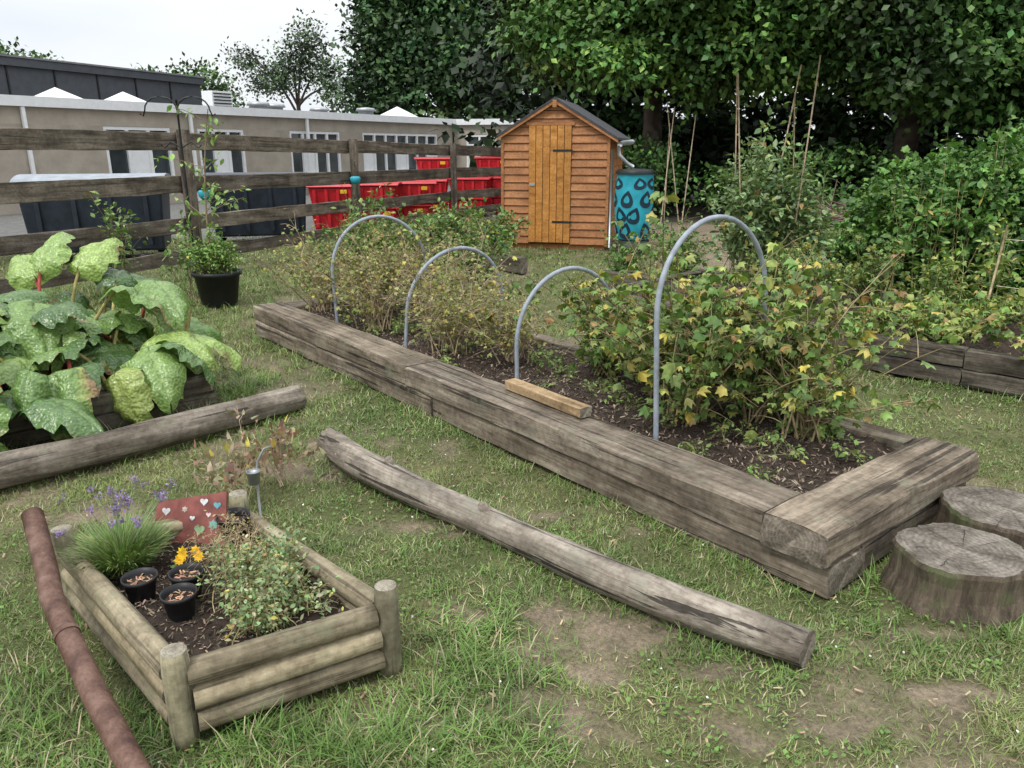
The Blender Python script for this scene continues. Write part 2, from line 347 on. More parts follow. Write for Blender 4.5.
for k in range(130):
    x_=rng.uniform(-1.5,2.4); y_=rng.uniform(1.6,4.6); 
    if dirt(np.array([x_]),np.array([y_]))[0]<.3: tufts(x_,y_,.04,.04,2,.06,16)
for s in np.arange(0,5.2,.05):
    p=BP(s,-.03+rng.normal()*.015); tufts(p[0],p[1],.02,.02,1,.08,14)
for s in np.arange(.1,1.2,.05):
    p=BP(-.06,s); tufts(p[0],p[1],.03,.03,1,.09,18)
for t in np.linspace(0,1,70): tufts(.89-1.82*t+.07,1.98+1.68*t+.07,.02,.02,1,.07,14); tufts(.89-1.82*t-.07,1.98+1.68*t-.09,.02,.02,1,.06,12)
for t in np.linspace(0,1,45): tufts(-1.2-1.4*t,4.4-1.25*t-.1,.03,.03,1,.08,16)
for t in np.linspace(0,1,40): tufts(-1.7-.9*t,4.3-.8*t,.06,.05,1,.16,18)
tufts(1.55,2.15,.22,.03,22,.075); tufts(1.75,2.4,.1,.1,15,.09); tufts(-3.3,6.9,.5,.4,90,.16); tufts(-4.2,8.2,.7,.5,120,.22); tufts(-2.8,8.6,.6,.5,60,.18)
tufts(-1.5,9.5,.8,.8,80,.15);tufts(.4,11.4,1.0,.3,60,.14); tufts(-1.75,4.75,.12,.3,25,.2)
for t in np.linspace(0,5,70): p=(B2+B2d*t); tufts(p[0]-.04,p[1]-.04,.03,.03,1,.1,14)
scatter('lawn_grass',BL,BF,np.concatenate(P),np.concatenate(RR),np.concatenate(SS),np.concatenate(CC),M_GRASS)
n=150; x=rng.uniform(-1,2.2,n); y=rng.uniform(1.5,4,n); k=~inbeds(x,y,.02); x=x[k];y=y[k];n=len(x)
QV=[(0,0,0),(.35,.45,.06),(0,1,0),(-.35,.45,.06)];QF=[(0,1,2),(0,2,3)]
scatter('daisies',[(math.cos(a),math.sin(a),0) for a in np.arange(6)*1.047],[(0,1,2,3,4,5)],np.stack([x,y,gz(x,y)+.022],-1),basis(randdir(n),np.array([[0,0,1.]])+randdir(n)*.3),rng.uniform(.003,.005,n),jitcol([.7,.7,.65],n,.1),M_FLOW)
n=14000; y=1.3+5*rng.random(n)**1.3; x=(rng.random(n)*2-1)*(y*.72+.3); k=(~inbeds(x,y,.02))&(vn(x,y,3.5,30)>.45)&(dirt(x,y)<.4); x=x[k];y=y[k];n=len(x)
scatter('clover_leaves',QV,QF,np.stack([x,y,gz(x,y)+rng.uniform(.004,.02,n)],-1),basis(randdir(n)*[1,1,.2],np.array([[0,0,1.]])+randdir(n)*.4),rng.uniform(.01,.022,n),jitcol([.12,.205,.05],n,.3),M_LEAF)
n=2000; y=1.4+4*rng.random(n); x=(rng.random(n)*2-1)*(y*.7+.3); k=~inbeds(x,y,0); x=x[k];y=y[k];n=len(x)
CHV=[(-.5,-.12,0),(.5,-.15,0),(.55,.12,.05),(-.45,.15,.03)];CHF=[(0,1,2,3)]
scatter('lawn_litter',CHV,CHF,np.stack([x,y,gz(x,y)+.010],-1),basis(randdir(n)*[1,1,.15],np.array([[0,0,1.]])+randdir(n)*.4),rng.uniform(.006,.026,n),jitcol([.26,.19,.12],n,.5),M_CHIP)

# ---------------------------------------------------------------- soil helper
def soil(name,o,a,b_,la0,la1,lb0,lb1,z,par,amp=.05,chips=2000,chs=(.008,.03),st=.035,ccol=((.11,.08,.06),(.19,.14,.10),(.065,.047,.034),(.27,.22,.16))):
    us=np.arange(la0,la1+st,st); ws=np.arange(lb0,lb1+st,st); U,W=np.meshgrid(us,ws); X=o[0]+a[0]*U+b_[0]*W; Y=o[1]+a[1]*U+b_[1]*W
    f=lambda X,Y:z+(vn(X,Y,3.5,40)-.5)*amp*1.6+(vn(X,Y,16,41)-.5)*amp*.7+(vn(X,Y,40,42)-.5)*amp*.3
    ny,nx=X.shape; idx=np.arange(ny*nx).reshape(ny,nx); q=np.stack([idx[:-1,:-1],idx[:-1,1:],idx[1:,1:],idx[1:,:-1]],-1).reshape(-1,4)
    npmesh(name,np.stack([X,Y,f(X,Y)],-1).reshape(-1,3),q.ravel(),np.arange(len(q))*4,M_SOIL,None,par,True)
    if chips:
        n=chips; u=rng.uniform(la0,la1,n); w=rng.uniform(lb0,lb1,n); x=o[0]+a[0]*u+b_[0]*w; y=o[1]+a[1]*u+b_[1]*w
        scatter('mulch',CHV,CHF,np.stack([x,y,f(x,y)+.006],-1),basis(randdir(n)*[1,1,.3],np.array([[0,0,1.]])+randdir(n)*.7),rng.uniform(*chs,n),pickcol(ccol,n,.4),M_CHIP,par)
    return f
# ---------------------------------------------------------------- plants
LOB=[(0,0,0)]
_r=[.32,.6,.50,.82,.68,1.0,.68,.82,.5,.6,.32]
for i,rr in enumerate(_r):
    a=-2.1+4.2*i/10; LOB.append((math.sin(a)*rr*.55,.30+math.cos(a)*rr*.55,(-.10 if i%2 else .03)*1.-.14*rr*abs(math.sin(a))))
LOB[0]=(0,.12,0)
LOBF=[(0,i,i+1) for i in range(1,11)]
OV=[(0,0,0),(.22,.25,.05),(.27,.55,.05),(0,1,-.08),(-.27,.55,.05),(-.22,.25,.05)];OVF=[(0,1,2,3),(0,3,4,5)]
def bez(a,b,c,n=7):
    t=np.linspace(0,1,n)[:,None]; return (1-t)**2*a+2*t*(1-t)*b+t*t*c
def bush(name,bases,nst,H,spread,tm,lsz,cols,lps,stemcol=(.16,.11,.07),stemr=.005,twigs=4,twl=.16,par=None,bot=.3,lspread=.035,wild=.12,sick=.04,barep=.12):
    par=par or group(name); lines=[];LP=[];LD=[]
    for b in bases:
        h0=b[3] if len(b)>3 else 1; b0=np.array(b[:3])
        for k in range(nst):
            a=rng.uniform(0,2*np.pi); le=rng.random()**.6; wf=1+(.5*rng.random() if rng.random()<wild else 0)
            h=H*h0*rng.uniform(.6,1.08)*(1-.35*le*le)*wf; r_=spread*h0*le*(1+(wf-1)*.8)
            e=b0+np.array([math.cos(a)*r_,math.sin(a)*r_,h]); s0=b0+np.append(rng.normal(size=2)*.05,0); mid=s0+(e-s0)*[.25,.25,.62]+np.append(rng.normal(size=2)*.05,0)
            pts=bez(s0,mid,e); sc_=tuple(np.array(stemcol)*rng.uniform(.6,1.5)); lines.append((pts,stemr*rng.uniform(.7,1.2),stemr*.3,sc_))
            cm=.2 if rng.random()<barep else 1.
            seg=[(pts,int(lps//2*cm))]
            for q_ in range(twigs):
                t=rng.uniform(bot,1); i=int(t*6); p=pts[min(i,6)]; d=norm(randdir(1)[0]*[1,1,.5]+[math.cos(a)*.4,math.sin(a)*.4,.45]); p2=p+d*twl*rng.uniform(.5,1.4)
                tp=bez(p,p+d*twl*.4+[0,0,.02],p2+[0,0,-.03],4); lines.append((tp,stemr*.45,stemr*.2,sc_)); seg.append((tp,int((lps//(2*max(twigs,1))+1)*cm)))
            for pp,cnt in seg:
                if cnt<1: continue
                tt=rng.uniform(bot if pp is pts else .1,1,cnt)**.8*(len(pp)-1); i=np.minimum(tt.astype(int),len(pp)-2); f=(tt-i)[:,None]
                LP.append(pp[i]*(1-f)+pp[i+1]*f+rng.normal(size=(cnt,3))*lspread); LD.append(np.repeat((pp[-1]-pp[0])[None],cnt,0))
    tubes('stems',lines,M_STEM,par,4)
    LP=np.concatenate(LP); n=len(LP); LD=norm(np.concatenate(LD)); dr=norm(LD*.3+randdir(n)*[1,1,.7]-[0,0,.15])
    cl=pickcol(cols,n,.28); k=rng.random(n)<sick; cl[k]=pickcol([(.42,.36,.08),(.30,.20,.08),(.42,.40,.12)],int(k.sum()),.2)
    scatter('leaves',tm[0],tm[1],LP,basis(dr,np.array([[0,0,1.]])+randdir(n)*.75),lsz*rng.uniform(.4,1.3,n)[:,None]*rng.uniform([.75,.8,.3],[1.1,1.1,2.2],(n,3)),cl,M_LEAF,par)
    return par
def crown(name,blobs,nc,per,cr,ls,cols,par,shell=.75,tm=(QV,QF),mat=None,hang=0.,sag=.0):
    P_=[];N_=[];C_=[]
    vol=np.array([(b[3]*b[4]+b[4]*b[5]+b[3]*b[5])*(b[6] if len(b)>6 else 1) for b in blobs]); cnt=(vol/vol.sum()*nc).astype(int)+1
    for b,k in zip(blobs,cnt):
        d=randdir(k); r_=(1-(1-shell)*rng.random(k)**.7)[:,None]*(1+rng.normal(size=(k,1))*.10)
        cc=np.array(b[:3])+d*np.array(b[3:6])*r_; cb=rng.uniform(.5,1.5,k)*rng.uniform(.85,1.15)
        w_=rng.normal(size=(k*per,3)); w_[:,2]-=sag*(w_[:,0]**2+w_[:,1]**2)*.5
        pc=np.repeat(cc,per,0)+w_*np.repeat(rng.uniform(.6,1.3,k),per)[:,None]*cr*np.array([1,1,.5]); P_.append(pc); N_.append(np.repeat(d,per,0))
        base=pickcol(cols,k,.12)*cb[:,None]; C_.append(np.repeat(base,per,0))
    P_=np.concatenate(P_);N_=np.concatenate(N_);C_=np.concatenate(C_); k=P_[:,2]>.02; P_=P_[k];N_=N_[k];C_=C_[k]; n=len(P_)
    up=norm(N_*.5+np.array([[0,0,.8]])+randdir(n)*.55); dr=norm(N_*.5+randdir(n)+np.array([[0,0,-hang]]))
    scatter(name,tm[0],tm[1],P_,basis(dr,up),ls*rng.uniform(.6,1.3,n),jitcol(C_,n,.15,.06),mat or M_TLEAF,par)
def tree(name,base,th,tr,blobs,nc,per,cr,ls,cols,bark=(.09,.07,.055),**kw):
    par=group(name); b=np.array(base,float); top=b+[0,0,th]
    L=[(bez(b,b+[.1,.05,th*.5],top,6),tr,tr*.7,bark)]
    for bl in blobs:
        c=np.array(bl[:3]); L.append((bez(top-[0,0,rng.uniform(0,.3)*th],(top+c)/2+[0,0,.2*th],c+[0,0,bl[5]*.3],7),tr*.5,tr*.08,bark))
        for k in range(5):
            e=c+randdir(1)[0]*np.array(bl[3:6])*.85; s_=top*.4+c*.6; L.append((bez(s_,(s_+e)/2+[0,0,.3],e,5),tr*.18,tr*.03,bark))
    tubes('trunk_and_limbs',L,M_BARK,par,7); crown('foliage',blobs,nc,per,cr,ls,cols,par,**kw)
    return par

# ---------------------------------------------------------------- MAIN RAISED BED
bed=group('raised_garden_bed')
W=.25;h=.125
SM=[M_SL,M_SLE]
def fr(a,b,lvl,n,w=W,mats=SM,z=None,nm='sleeper',par=bed,hh=.119):
    zz=h*lvl+h/2 if z is None else z
    beam(nm,BP(a,n,zz),BP(b,n,zz),w,hh,mats,par,.006)
fr(.0,2.45,0,W/2+.016); fr(2.46,5.1,0,W/2+.004); fr(.262,2.72,1,W/2); fr(2.735,5.14,1,W/2+.01)
beam('sleeper',BP(.125,-.012,h*1.5+.004),BP(.125,1.22,h*1.5+.004),.255,.125,SM,bed,.006,.012)
beam('sleeper',BP(.135,W+.02,h*.5),BP(.135,1.15,h*.5),.25,.119,SM,bed,.006)
beam('sleeper',BP(5.0,W+.015,h*1.5),BP(5.0,1.2,h*1.5),.24,.121,SM,bed); beam('sleeper',BP(5.0,W+.015,h*.5),BP(5.0,1.2,h*.5),.24,.121,SM,bed)
for l in (0,1):
    fr(.26,2.6,l,1.14,.12); fr(2.61,4.87,l,1.14,.12)
beam('plank',BP(.32,1.22,.20),BP(1.2,1.16,.255),.10,.03,[M_NEW,M_POSTE],bed); beam('plank',BP(.1,1.27,.12),BP(.9,1.24,.235),.09,.025,SM,bed)
sf=soil('soil',C0,D,Nn,.26,4.88,.25,1.08,.19,bed,.06,11000,(.005,.028))
blk=group('wooden_block'); beam('block',BP(1.38,.20,.279),BP(1.98,.215,.279),.075,.05,[M_NEW,M_POSTE],blk,.002,.004)
def hoop(p0,p1,za,z0=.15,lean=(0,0)):
    g=group('polytunnel_hoop'); p0=np.array(p0);p1=np.array(p1); c=(p0+p1)/2; r_=np.linalg.norm(p1-p0)/2; u=(p1-p0)/(2*r_); pts=[[*p0,z0]]
    hs=max(.0,za-.25-r_*1.0); zb=.25+hs
    for zz in np.linspace(z0+.05,zb,5): pts.append([*p0,zz])
    for k in range(1,22):
        a=math.pi-math.pi*k/22; pts.append([*(c+u*math.cos(a)*r_),zb+math.sin(a)*(za-zb)])
    for zz in np.linspace(zb,z0,5): pts.append([*p1,zz])
    pts=np.array(pts); k=(pts[:,2]-z0)/(za-z0); pts[:,0]+=lean[0]*k; pts[:,1]+=lean[1]*k
    tubes('pipe',[(pts,.0125,.0125)],M_PIPE,g,12)
hoop((.03,4.10),(.64,4.60),.85,lean=(-.01,0)); hoop((-.72,5.03),(-.10,5.52),.85,lean=(.05,0)); hoop((-1.33,5.76),(-.68,6.26),1.0,lean=(-.03,0)); hoop((.665,3.31),(1.30,3.82),1.2,lean=(-.05,0))
YG=[(.23,.25,.08),(.28,.29,.10),(.16,.21,.06),(.32,.29,.12),(.22,.23,.09)]
def bb(s,n,hh=1.): p=BP(s,n,.19); return (*p,hh)
bush('gooseberry_bush',[bb(2.6,.75,.75),bb(3.0,.5,.95),bb(3.4,.85,1.)],30,.60,.48,(LOB,LOBF),.042,YG,32,(.27,.21,.13),.005,6,.18,sick=.15,wild=.35,barep=.22)
bush('gooseberry_bush',[bb(3.95,.5,1.),bb(4.45,.8,1.05),bb(4.75,.45,1.),bb(4.2,1.0,1.05)],32,.66,.48,(LOB,LOBF),.045,YG,32,(.27,.21,.13),.005,6,.18,sick=.15,wild=.35,barep=.2)
CG=[(.14,.22,.06),(.19,.27,.07),(.10,.165,.045),(.25,.28,.08),(.15,.23,.065)]
bush('blackcurrant_bush',[bb(1.15,.65,1.0),bb(1.5,.85,1.05),bb(.95,.95,1.)],26,.84,.57,(LOB,LOBF),.085,CG,30,(.19,.15,.08),.006,5,.2,bot=.2,wild=.35,sick=.13,barep=.16)
bush('blackcurrant_bush',[bb(.64,.92,.88),bb(1.95,.95,.85)],23,.72,.62,(LOB,LOBF),.080,CG,28,(.19,.15,.08),.006,5,.2,bot=.15,wild=.35,sick=.13,barep=.16)
bush('weeds',[(*BP(rng.uniform(.35,4.7),rng.uniform(.28,1.05),.19),rng.uniform(.5,1.2)) for _ in range(40)],6,.09,.10,(OV,OVF),.03,[(.15,.24,.06),(.2,.28,.08)],8,(.2,.2,.1),.0015,2,.04,bot=.1,lspread=.01)
# ---------------------------------------------------------------- SECOND BED right
bed2=group('raised_garden_bed')
def B2P(s,n,z): p=B2+B2d*s+B2n*n; return (float(p[0]),float(p[1]),z)
for l in (0,1):
    beam('sleeper',B2P(-1.0,.06,h*l+.062),B2P(1.9,.06,h*l+.062),.12,.119,[M_DSL,M_SLE],bed2,.006); beam('sleeper',B2P(1.91,.065,h*l+.062),B2P(5.0,.06,h*l+.062),.12,.119,[M_DSL,M_SLE],bed2,.006)
    beam('sleeper',B2P(-1.0,1.84,h*l+.062),B2P(5.0,1.84,h*l+.062),.12,.121,[M_DSL,M_SLE],bed2); beam('sleeper',B2P(4.94,.13,h*l+.062),B2P(4.94,1.77,h*l+.062),.12,.121,[M_DSL,M_SLE],bed2)
soil('soil',B2,B2d,B2n,-1,4.88,.12,1.78,.2,bed2,.05,2500)
SQ=[(.16,.245,.06),(.23,.29,.08),(.11,.185,.05),(.31,.33,.10),(.17,.26,.06)]
def b2(s,n,hh): p=B2P(s,n,.2); return (*p,hh)
bush('strawberry_plants',[b2(s+rng.normal()*.1,n+rng.normal()*.08,rng.uniform(.6,1.5)) for s in np.arange(-.7,2.9,.33) for n in (.3,.75,1.25)],11,.21,.30,(LOB,LOBF),.092,SQ,12,(.25,.25,.1),.003,2,.09,wild=.4,sick=.1)
bush('currant_bush',[b2(3.3,.7,.9),b2(3.8,1.1,1.),b2(3.0,1.3,1.0)],22,.55,.4,(LOB,LOBF),.07,CG,26,(.14,.12,.06),.005,4,.15,wild=.3)
# ---------------------------------------------------------------- pea canes
pc=group('pea_plants_on_canes'); L=[]
for cx,cy,tx,ty,tz in ((2.3,7.6,2.05,7.5,2.15),(2.75,7.7,2.78,7.5,2.3),(2.5,7.9,2.72,7.8,2.25),(2.35,8.1,2.15,7.9,2.2),(2.9,7.9,2.65,7.7,2.0)):
    L.append((np.linspace((cx,cy,.0),(tx,ty,tz),5),.009,.006,(.36,.27,.19)))
tubes('bamboo_canes',L,M_BAMB,pc,6)
PG=[(.16,.24,.11),(.21,.30,.13),(.12,.19,.07)]
bush('x',[(2.25,7.6,.1,1.05),(2.45,7.8,.1,1.1),(2.7,7.8,.1,1.),(2.9,7.7,.1,.75)],24,1.5,.28,(OV,OVF),.075,PG,66,(.16,.2,.08),.004,6,.24,par=pc,wild=.3)
cn=group('bamboo_cane_wigwam'); L=[]
for cx,cy,tx,ty,tz in ((1.9,10.2,2.05,10.3,2.0),(2.3,10.4,1.95,10.3,2.05),(2.15,10.1,2.3,10.2,1.9),(2.05,10.6,2.02,10.4,1.8)):
    L.append((np.linspace((cx,cy,.0),(tx,ty,tz),5),.009,.006,(.36,.28,.2)))
tubes('bamboo_canes',L,M_BAMB,cn,6)
cs=group('bamboo_cane_support'); L=[]; tops=[]
for s_,n_,hh_ in ((.62,1.0,.8),(.95,1.0,.85),(1.3,1.1,.85),(1.45,1.2,.95),(2.1,1.2,.85),(-.4,1.05,.8)):
    p=np.array(B2P(s_,n_,.1)); tp=p+[rng.normal()*.06,rng.normal()*.06,hh_]; tops.append(tp); L.append((np.linspace(p,tp,4),.009,.008,(.46,.36,.23)))
for a_,b_ in ((5,0),(0,1),(1,2),(2,4)):
    for f in (.1,.45): L.append((np.linspace(tops[a_]-[0,0,f],tops[b_]-[0,0,f],5),.0025,.0025,(.5,.45,.35)))
tubes('canes_and_string',L,M_BAMB,cs,6)
bush('runner_bean_plants',[b2(1.35,1.45,1.),b2(2.1,1.5,1.1),b2(2.4,1.2,.9),b2(.3,1.5,.7)],9,.75,.22,(OV,OVF),.07,SQ,34,(.2,.24,.1),.004,4,.15,wild=.3)
rb=group('raspberry_bush'); RB=[(4.2,8.4,.55,.6,.6,.72),(5.1,8.2,.72,.8,.7,.82),(6.1,7.9,.65,.8,.7,.78),(7.2,7.6,.7,.9,.8,.85),(4.7,9.0,.7,.8,.6,.85),(6,9,.8,1.1,.7,.9),(3.9,8.6,.3,.4,.4,.5)]
crown('foliage',RB,2300,18,.10,.10,[(.06,.14,.03),(.09,.185,.04),(.05,.11,.025),(.115,.21,.05)],rb,.55,(LOB,LOBF),M_LEAF)
bush('x',[(x_,8.0+rng.normal()*.2,.0,rng.uniform(.85,1.2)) for x_ in np.arange(3.9,7.3,.3)],6,1.4,.25,(OV,OVF),.095,[(.08,.17,.04),(.125,.23,.05)],30,(.25,.2,.1),.005,3,.15,par=rb,bot=.4,wild=.4,sick=.01)
# ---------------------------------------------------------------- RHUBARB BED
rbd=group('raised_garden_bed')
def RP(s,n,z): p=RC+Rf*s+Rd*n; return (float(p[0]),float(p[1]),z)
hr=.115
for l in (0,1):
    beam('sleeper',RP(0,.1,hr*l+.058),RP(2.4,.1,hr*l+.058),.2,hr-.006,[M_DSL,M_SLE],rbd,.006)
    beam('sleeper',RP(.06,.205,hr*l+.058),RP(.06,1.3,hr*l+.058),.12,hr-.006,[M_DSL,M_SLE],rbd,.006); beam('sleeper',RP(.13,1.24,hr*l+.058),RP(2.4,1.24,hr*l+.058),.12,hr-.004,[M_DSL,M_SLE],rbd)
soil('soil',RC,Rf,Rd,.12,2.4,.2,1.18,.17,rbd,.04,1200)
NU,NV=23,24
def rleaf(p,az,el,L,wid,ph,col,sick):
    u=np.linspace(-1,1,NU)[None,:]; v=np.linspace(0,1,NV)[:,None]
    w=wid*(np.sin(np.pi*np.clip(v,0,1)**.60)**.72*.5+.02)*(1+.035*np.sin(v*21+ph+np.sign(u)*.8)+.03*np.sin(v*43+ph*2))
    au=np.abs(u)
    x=u*w; y=v-.24*au**1.3*(1-v)**2+.012*au*np.sin(v*30+ph)
    blister=np.abs(np.sin(v*19-au*6+ph*.3))**.6*np.minimum(1,au*5)*(1-.3*au)
    z=.20*au*wid*.6+.075*au**1.6*np.sin(v*13+ph+np.sign(u)*1.3)+.05*au**2.2*np.sin(v*31+ph*3+np.sign(u))+.034*blister-.5*v**2-.30*au**2.5
    y=y+0*u; x=x+0*v; co=np.stack([x*L,y*L,z*L],-1).reshape(-1,3)
    vein=np.exp(-(u/.05)**2)+.8*(1-blister/(blister.max()+1e-6))**2*(au>.05)*(au<.92)
    vein=np.clip(vein+0*v,0,1).reshape(-1,1); c=np.array(col)*(1-vein*.35)+np.array([.30,.38,.14])*vein*.35
    nse=vn(u*2+ph*9+0*v,v*3+ph*5+0*u,1.6,60).reshape(-1,1); edge=(au**2+.4*v+0*u).reshape(-1,1)
    yel=np.clip((nse*.7+edge*.3-.95+sick*.5)*4,0,1); c=c*(1-yel*.7)+np.array([.42,.42,.11])*yel*.7
    br=np.clip((nse+edge*.3-1.15+sick*.25)*6,0,1); c=c*(1-br)+np.array([.26,.16,.08])*br
    c=c*(.8+.4*vn(u*7+ph+0*v,v*8+0*u,1.5,61).reshape(-1,1))
    d=np.array([math.cos(az)*math.cos(el),math.sin(az)*math.cos(el),math.sin(el)]); B=basis(d[None],np.array([[rng.normal()*.3,rng.normal()*.3,1.]]))[0]
    return co@B.T+np.array(p),c
def rhubarb(par,leaves):
    VV=[];CC_=[];loops=[];off=0; L=[]; idx=np.arange(NU*NV).reshape(NV,NU); q=np.stack([idx[:-1,:-1],idx[:-1,1:],idx[1:,1:],idx[1:,:-1]],-1).reshape(-1,4)
    for base,end,az,el,S,wid,col in leaves:
        V,c=rleaf(end,az,el,S,wid,rng.uniform(0,6),col,rng.random()**3*.7); VV.append(V);CC_.append(c); loops.append((q+off).ravel()); off+=len(V)
        b_=np.array(base);e=np.array(end); L.append((bez(b_,b_+(e-b_)*[.3,.3,.7],e,6),.013,.008,(.28,.24,.09) if rng.random()<.4 else (.32,.07,.055)))
    lo=np.concatenate(loops); npmesh('leaves',np.concatenate(VV),lo,np.arange(len(lo)//4)*4,M_RHU,np.concatenate(CC_),par,True); tubes('stalks',L,M_STEM,par,7)
rp=group('rhubarb_plant'); lv=[]
RCOL=[(.09,.17,.05),(.12,.215,.055),(.16,.265,.07),(.065,.13,.038),(.20,.30,.08)]
for k in range(96):
    s_=rng.uniform(.12,2.2); n_=rng.uniform(.12,1.1); p=RP(s_,n_,.18); a=rng.uniform(0,2*np.pi); r_=rng.uniform(.1,.34); z=rng.uniform(.28,.60)+.12*(n_>.5)
    e=(p[0]+math.cos(a)*r_,p[1]+math.sin(a)*r_,z); lv.append((p,e,a+rng.normal()*.5,rng.uniform(-.5,.7),rng.uniform(.2,.38),rng.uniform(.75,1.05),RCOL[rng.integers(0,5)]))
for (s_,n_,a,z,el,S,col) in ((.25,.45,-.35,.42,.1,.34,(.26,.37,.09)),(.3,.25,-.9,.40,-.3,.33,(.19,.30,.08)),(.1,.5,.1,.38,.0,.32,(.26,.37,.09)),(.75,.15,-1.2,.36,-.7,.32,(.16,.27,.07)),(1.1,.1,-1.4,.34,-.8,.34,(.14,.24,.06)),(.55,.9,.9,.80,.9,.28,(.30,.42,.11)),(.6,.9,2.6,.76,.7,.27,(.27,.39,.10)),(.7,.9,1.6,.8,1.1,.28,(.25,.37,.10)),(.15,.8,.3,.42,.1,.32,(.14,.25,.06)),(1.4,.15,-1.6,.38,-.6,.34,(.14,.24,.06)),(.5,.15,-1.0,.3,-.9,.28,(.30,.37,.1))):
    p=RP(s_,n_,.18); e=(p[0]+math.cos(a)*.15,p[1]+math.sin(a)*.15,z); lv.append((p,e,a,el,S,.95,col))
rhubarb(rp,lv)
# ---------------------------------------------------------------- LOGS
lg=group('fallen_log'); r_=.066
rlog('trunk',(.89,1.98,r_-.005),(-.93,3.66,r_+.004),.060,.068,[M_LOG,M_LOGE],lg,lambda t:(.09*math.sin(math.pi*t)+.022*math.sin(t*9),.008*math.sin(t*8)),.13,22,.04)
rlog('branch_stub',(-.1,2.80,.10),(-.12,2.79,.145),.028,.018,[M_LOG,M_LOGE],lg,None,.1,10,.02); rlog('branch_stub',(-.55,3.27,.10),(-.565,3.25,.15),.026,.017,[M_LOG,M_LOGE],lg,None,.1,10,.02)
lg=group('fallen_log'); rlog('trunk',(-1.26,4.36,.085),(-2.95,2.75,.08),.07,.085,[M_LOGD,M_LOGE],lg,lambda t:(.05*math.sin(math.pi*t*1.1),.0),.13,22,.04)
# ---------------------------------------------------------------- STUMPS
m,nt,b=newmat('stump_bark_vertical'); v=coords(nt,(22,22,2.5)); n=noise(nt,v,1,7,.7); r=ramp(nt,[(.3,(.035,.027,.02)),(.5,(.125,.096,.068)),(.7,(.235,.19,.14))]); nt.links.new(n,r.inputs[0])
n2=noise(nt,coords(nt),8,6,.7); r2=ramp(nt,[(.5,(0,0,0)),(.65,(.6,.6,.6))]); nt.links.new(n2,r2.inputs[0]); nt.links.new(mixc(nt,r2.outputs[0],r.outputs[0],(.11,.15,.055)),b.inputs['Base Color']); b.inputs['Roughness'].default_value=.95; bump(nt,b,n,1,.03); M_STBv=m
M_CRK=plain('dark_crack',(.04,.032,.026),.95,.3)
def stump(x,y,r_,hh,sd):
    g=group('tree_stump'); n=72; V=[];F=[]; prof=[(1.12,-.02),(1.06,.02),(1.0,hh*.35),(.98,hh*.65),(1.0,hh*.9),(.97,hh)]
    rad=[r_*(1+.06*math.sin(2*k/n*6.283+sd)+.03*math.sin(5*k/n*6.283+sd)+random.uniform(-.028,.028)) for k in range(n)]
    for f,z in prof:
        for k in range(n): a=k/n*6.283; q_=f*(1+random.uniform(-.01,.01)); V.append((x+math.cos(a)*rad[k]*q_,y+math.sin(a)*rad[k]*q_,z))
    for i in range(5):
        for k in range(n): a=i*n+k;b=i*n+(k+1)%n; F.append((a,b,b+n,a+n))
    poly('bark',V,F,M_STBv,g)
    V=[(0,0,0)];F=[]
    for j,f in enumerate((.33,.66,1.0)):
        for k in range(n):
            a=k/n*6.283; dz=.0012*random.uniform(-1,1)*(j<2)
            V.append((dz,math.cos(a)*rad[k]*f*.972,math.sin(a)*rad[k]*f*.972))
    for k in range(n): F.append((0,1+k,1+(k+1)%n))
    for j in range(2):
        for k in range(n): a=1+j*n+k;b=1+j*n+(k+1)%n; F.append((a,a+n,b+n,b))
    MX=Matrix(((0,1,0,x),(0,0,1,y),(1,0,0,hh-.001),(0,0,0,1)))
    poly('sawn_top',V,F,M_STT,g,MX)
    for k in range(8):
        a=k*.785+sd+random.uniform(-.3,.3); r0=random.uniform(.05,.55)*r_; r1=random.uniform(.7,.93)*r_; w_=random.uniform(.0006,.002); vv=[];m_=9
        js=[random.uniform(-.025,.025) for _ in range(m_)]
        for s_ in (1,-1):
            rg=range(m_) if s_>0 else range(m_-1,-1,-1)
            for i in rg:
                t=i/(m_-1); rr_=r0+(r1-r0)*t; aa=a+js[i]; ww=(w_*t+.0002)*s_; vv.append((x+math.cos(aa)*rr_-math.sin(aa)*ww,y+math.sin(aa)*rr_+math.cos(aa)*ww,hh+.0022))
        poly('drying_crack',vv,[tuple(range(len(vv)))],M_CRK,g)
stump(1.57,2.40,.205,.165,1); stump(1.93,2.72,.22,.16,3)
# ---------------------------------------------------------------- SMALL LOG-EDGED BED
sb=group('small_log_edged_bed'); rr=.037
for i,(x,y) in enumerate(SP):
    rlog('corner_post',(x,y,-.03),(x,y,(.265,.275,.27,.275)[i]),rr,rr-.001,[M_POST,M_POSTE],sb,None,.02,20,.05,bev=.004)
rm=[M_ROUND,M_POSTE]
def side(a,b):
    a=np.array(a);b=np.array(b); d=norm(b-a); pa=a+d*.03; pb=b-d*.03
    for k in range(3):
        j=rng.normal(size=4)*.003; rlog('rail',(pa[0]+j[0],pa[1]+j[1],.045+k*.071+j[2]),(pb[0]+j[0],pb[1]+j[1],.045+k*.071+j[3]),.036,.034,rm,sb,None,.05,16,.05)
side(SP[0],SP[3]); side(SP[0],SP[1]); side(SP[1],SP[2]); side(SP[3],SP[2])
sf2=soil('soil',SPo,SPa,SPb,.03,.55,.03,.88,.135,sb,.03,1800,(.005,.02),.02)
def SBP(u,w,z=.14): p=SPo+SPa*u+SPb*w; return (float(p[0]),float(p[1]),z)
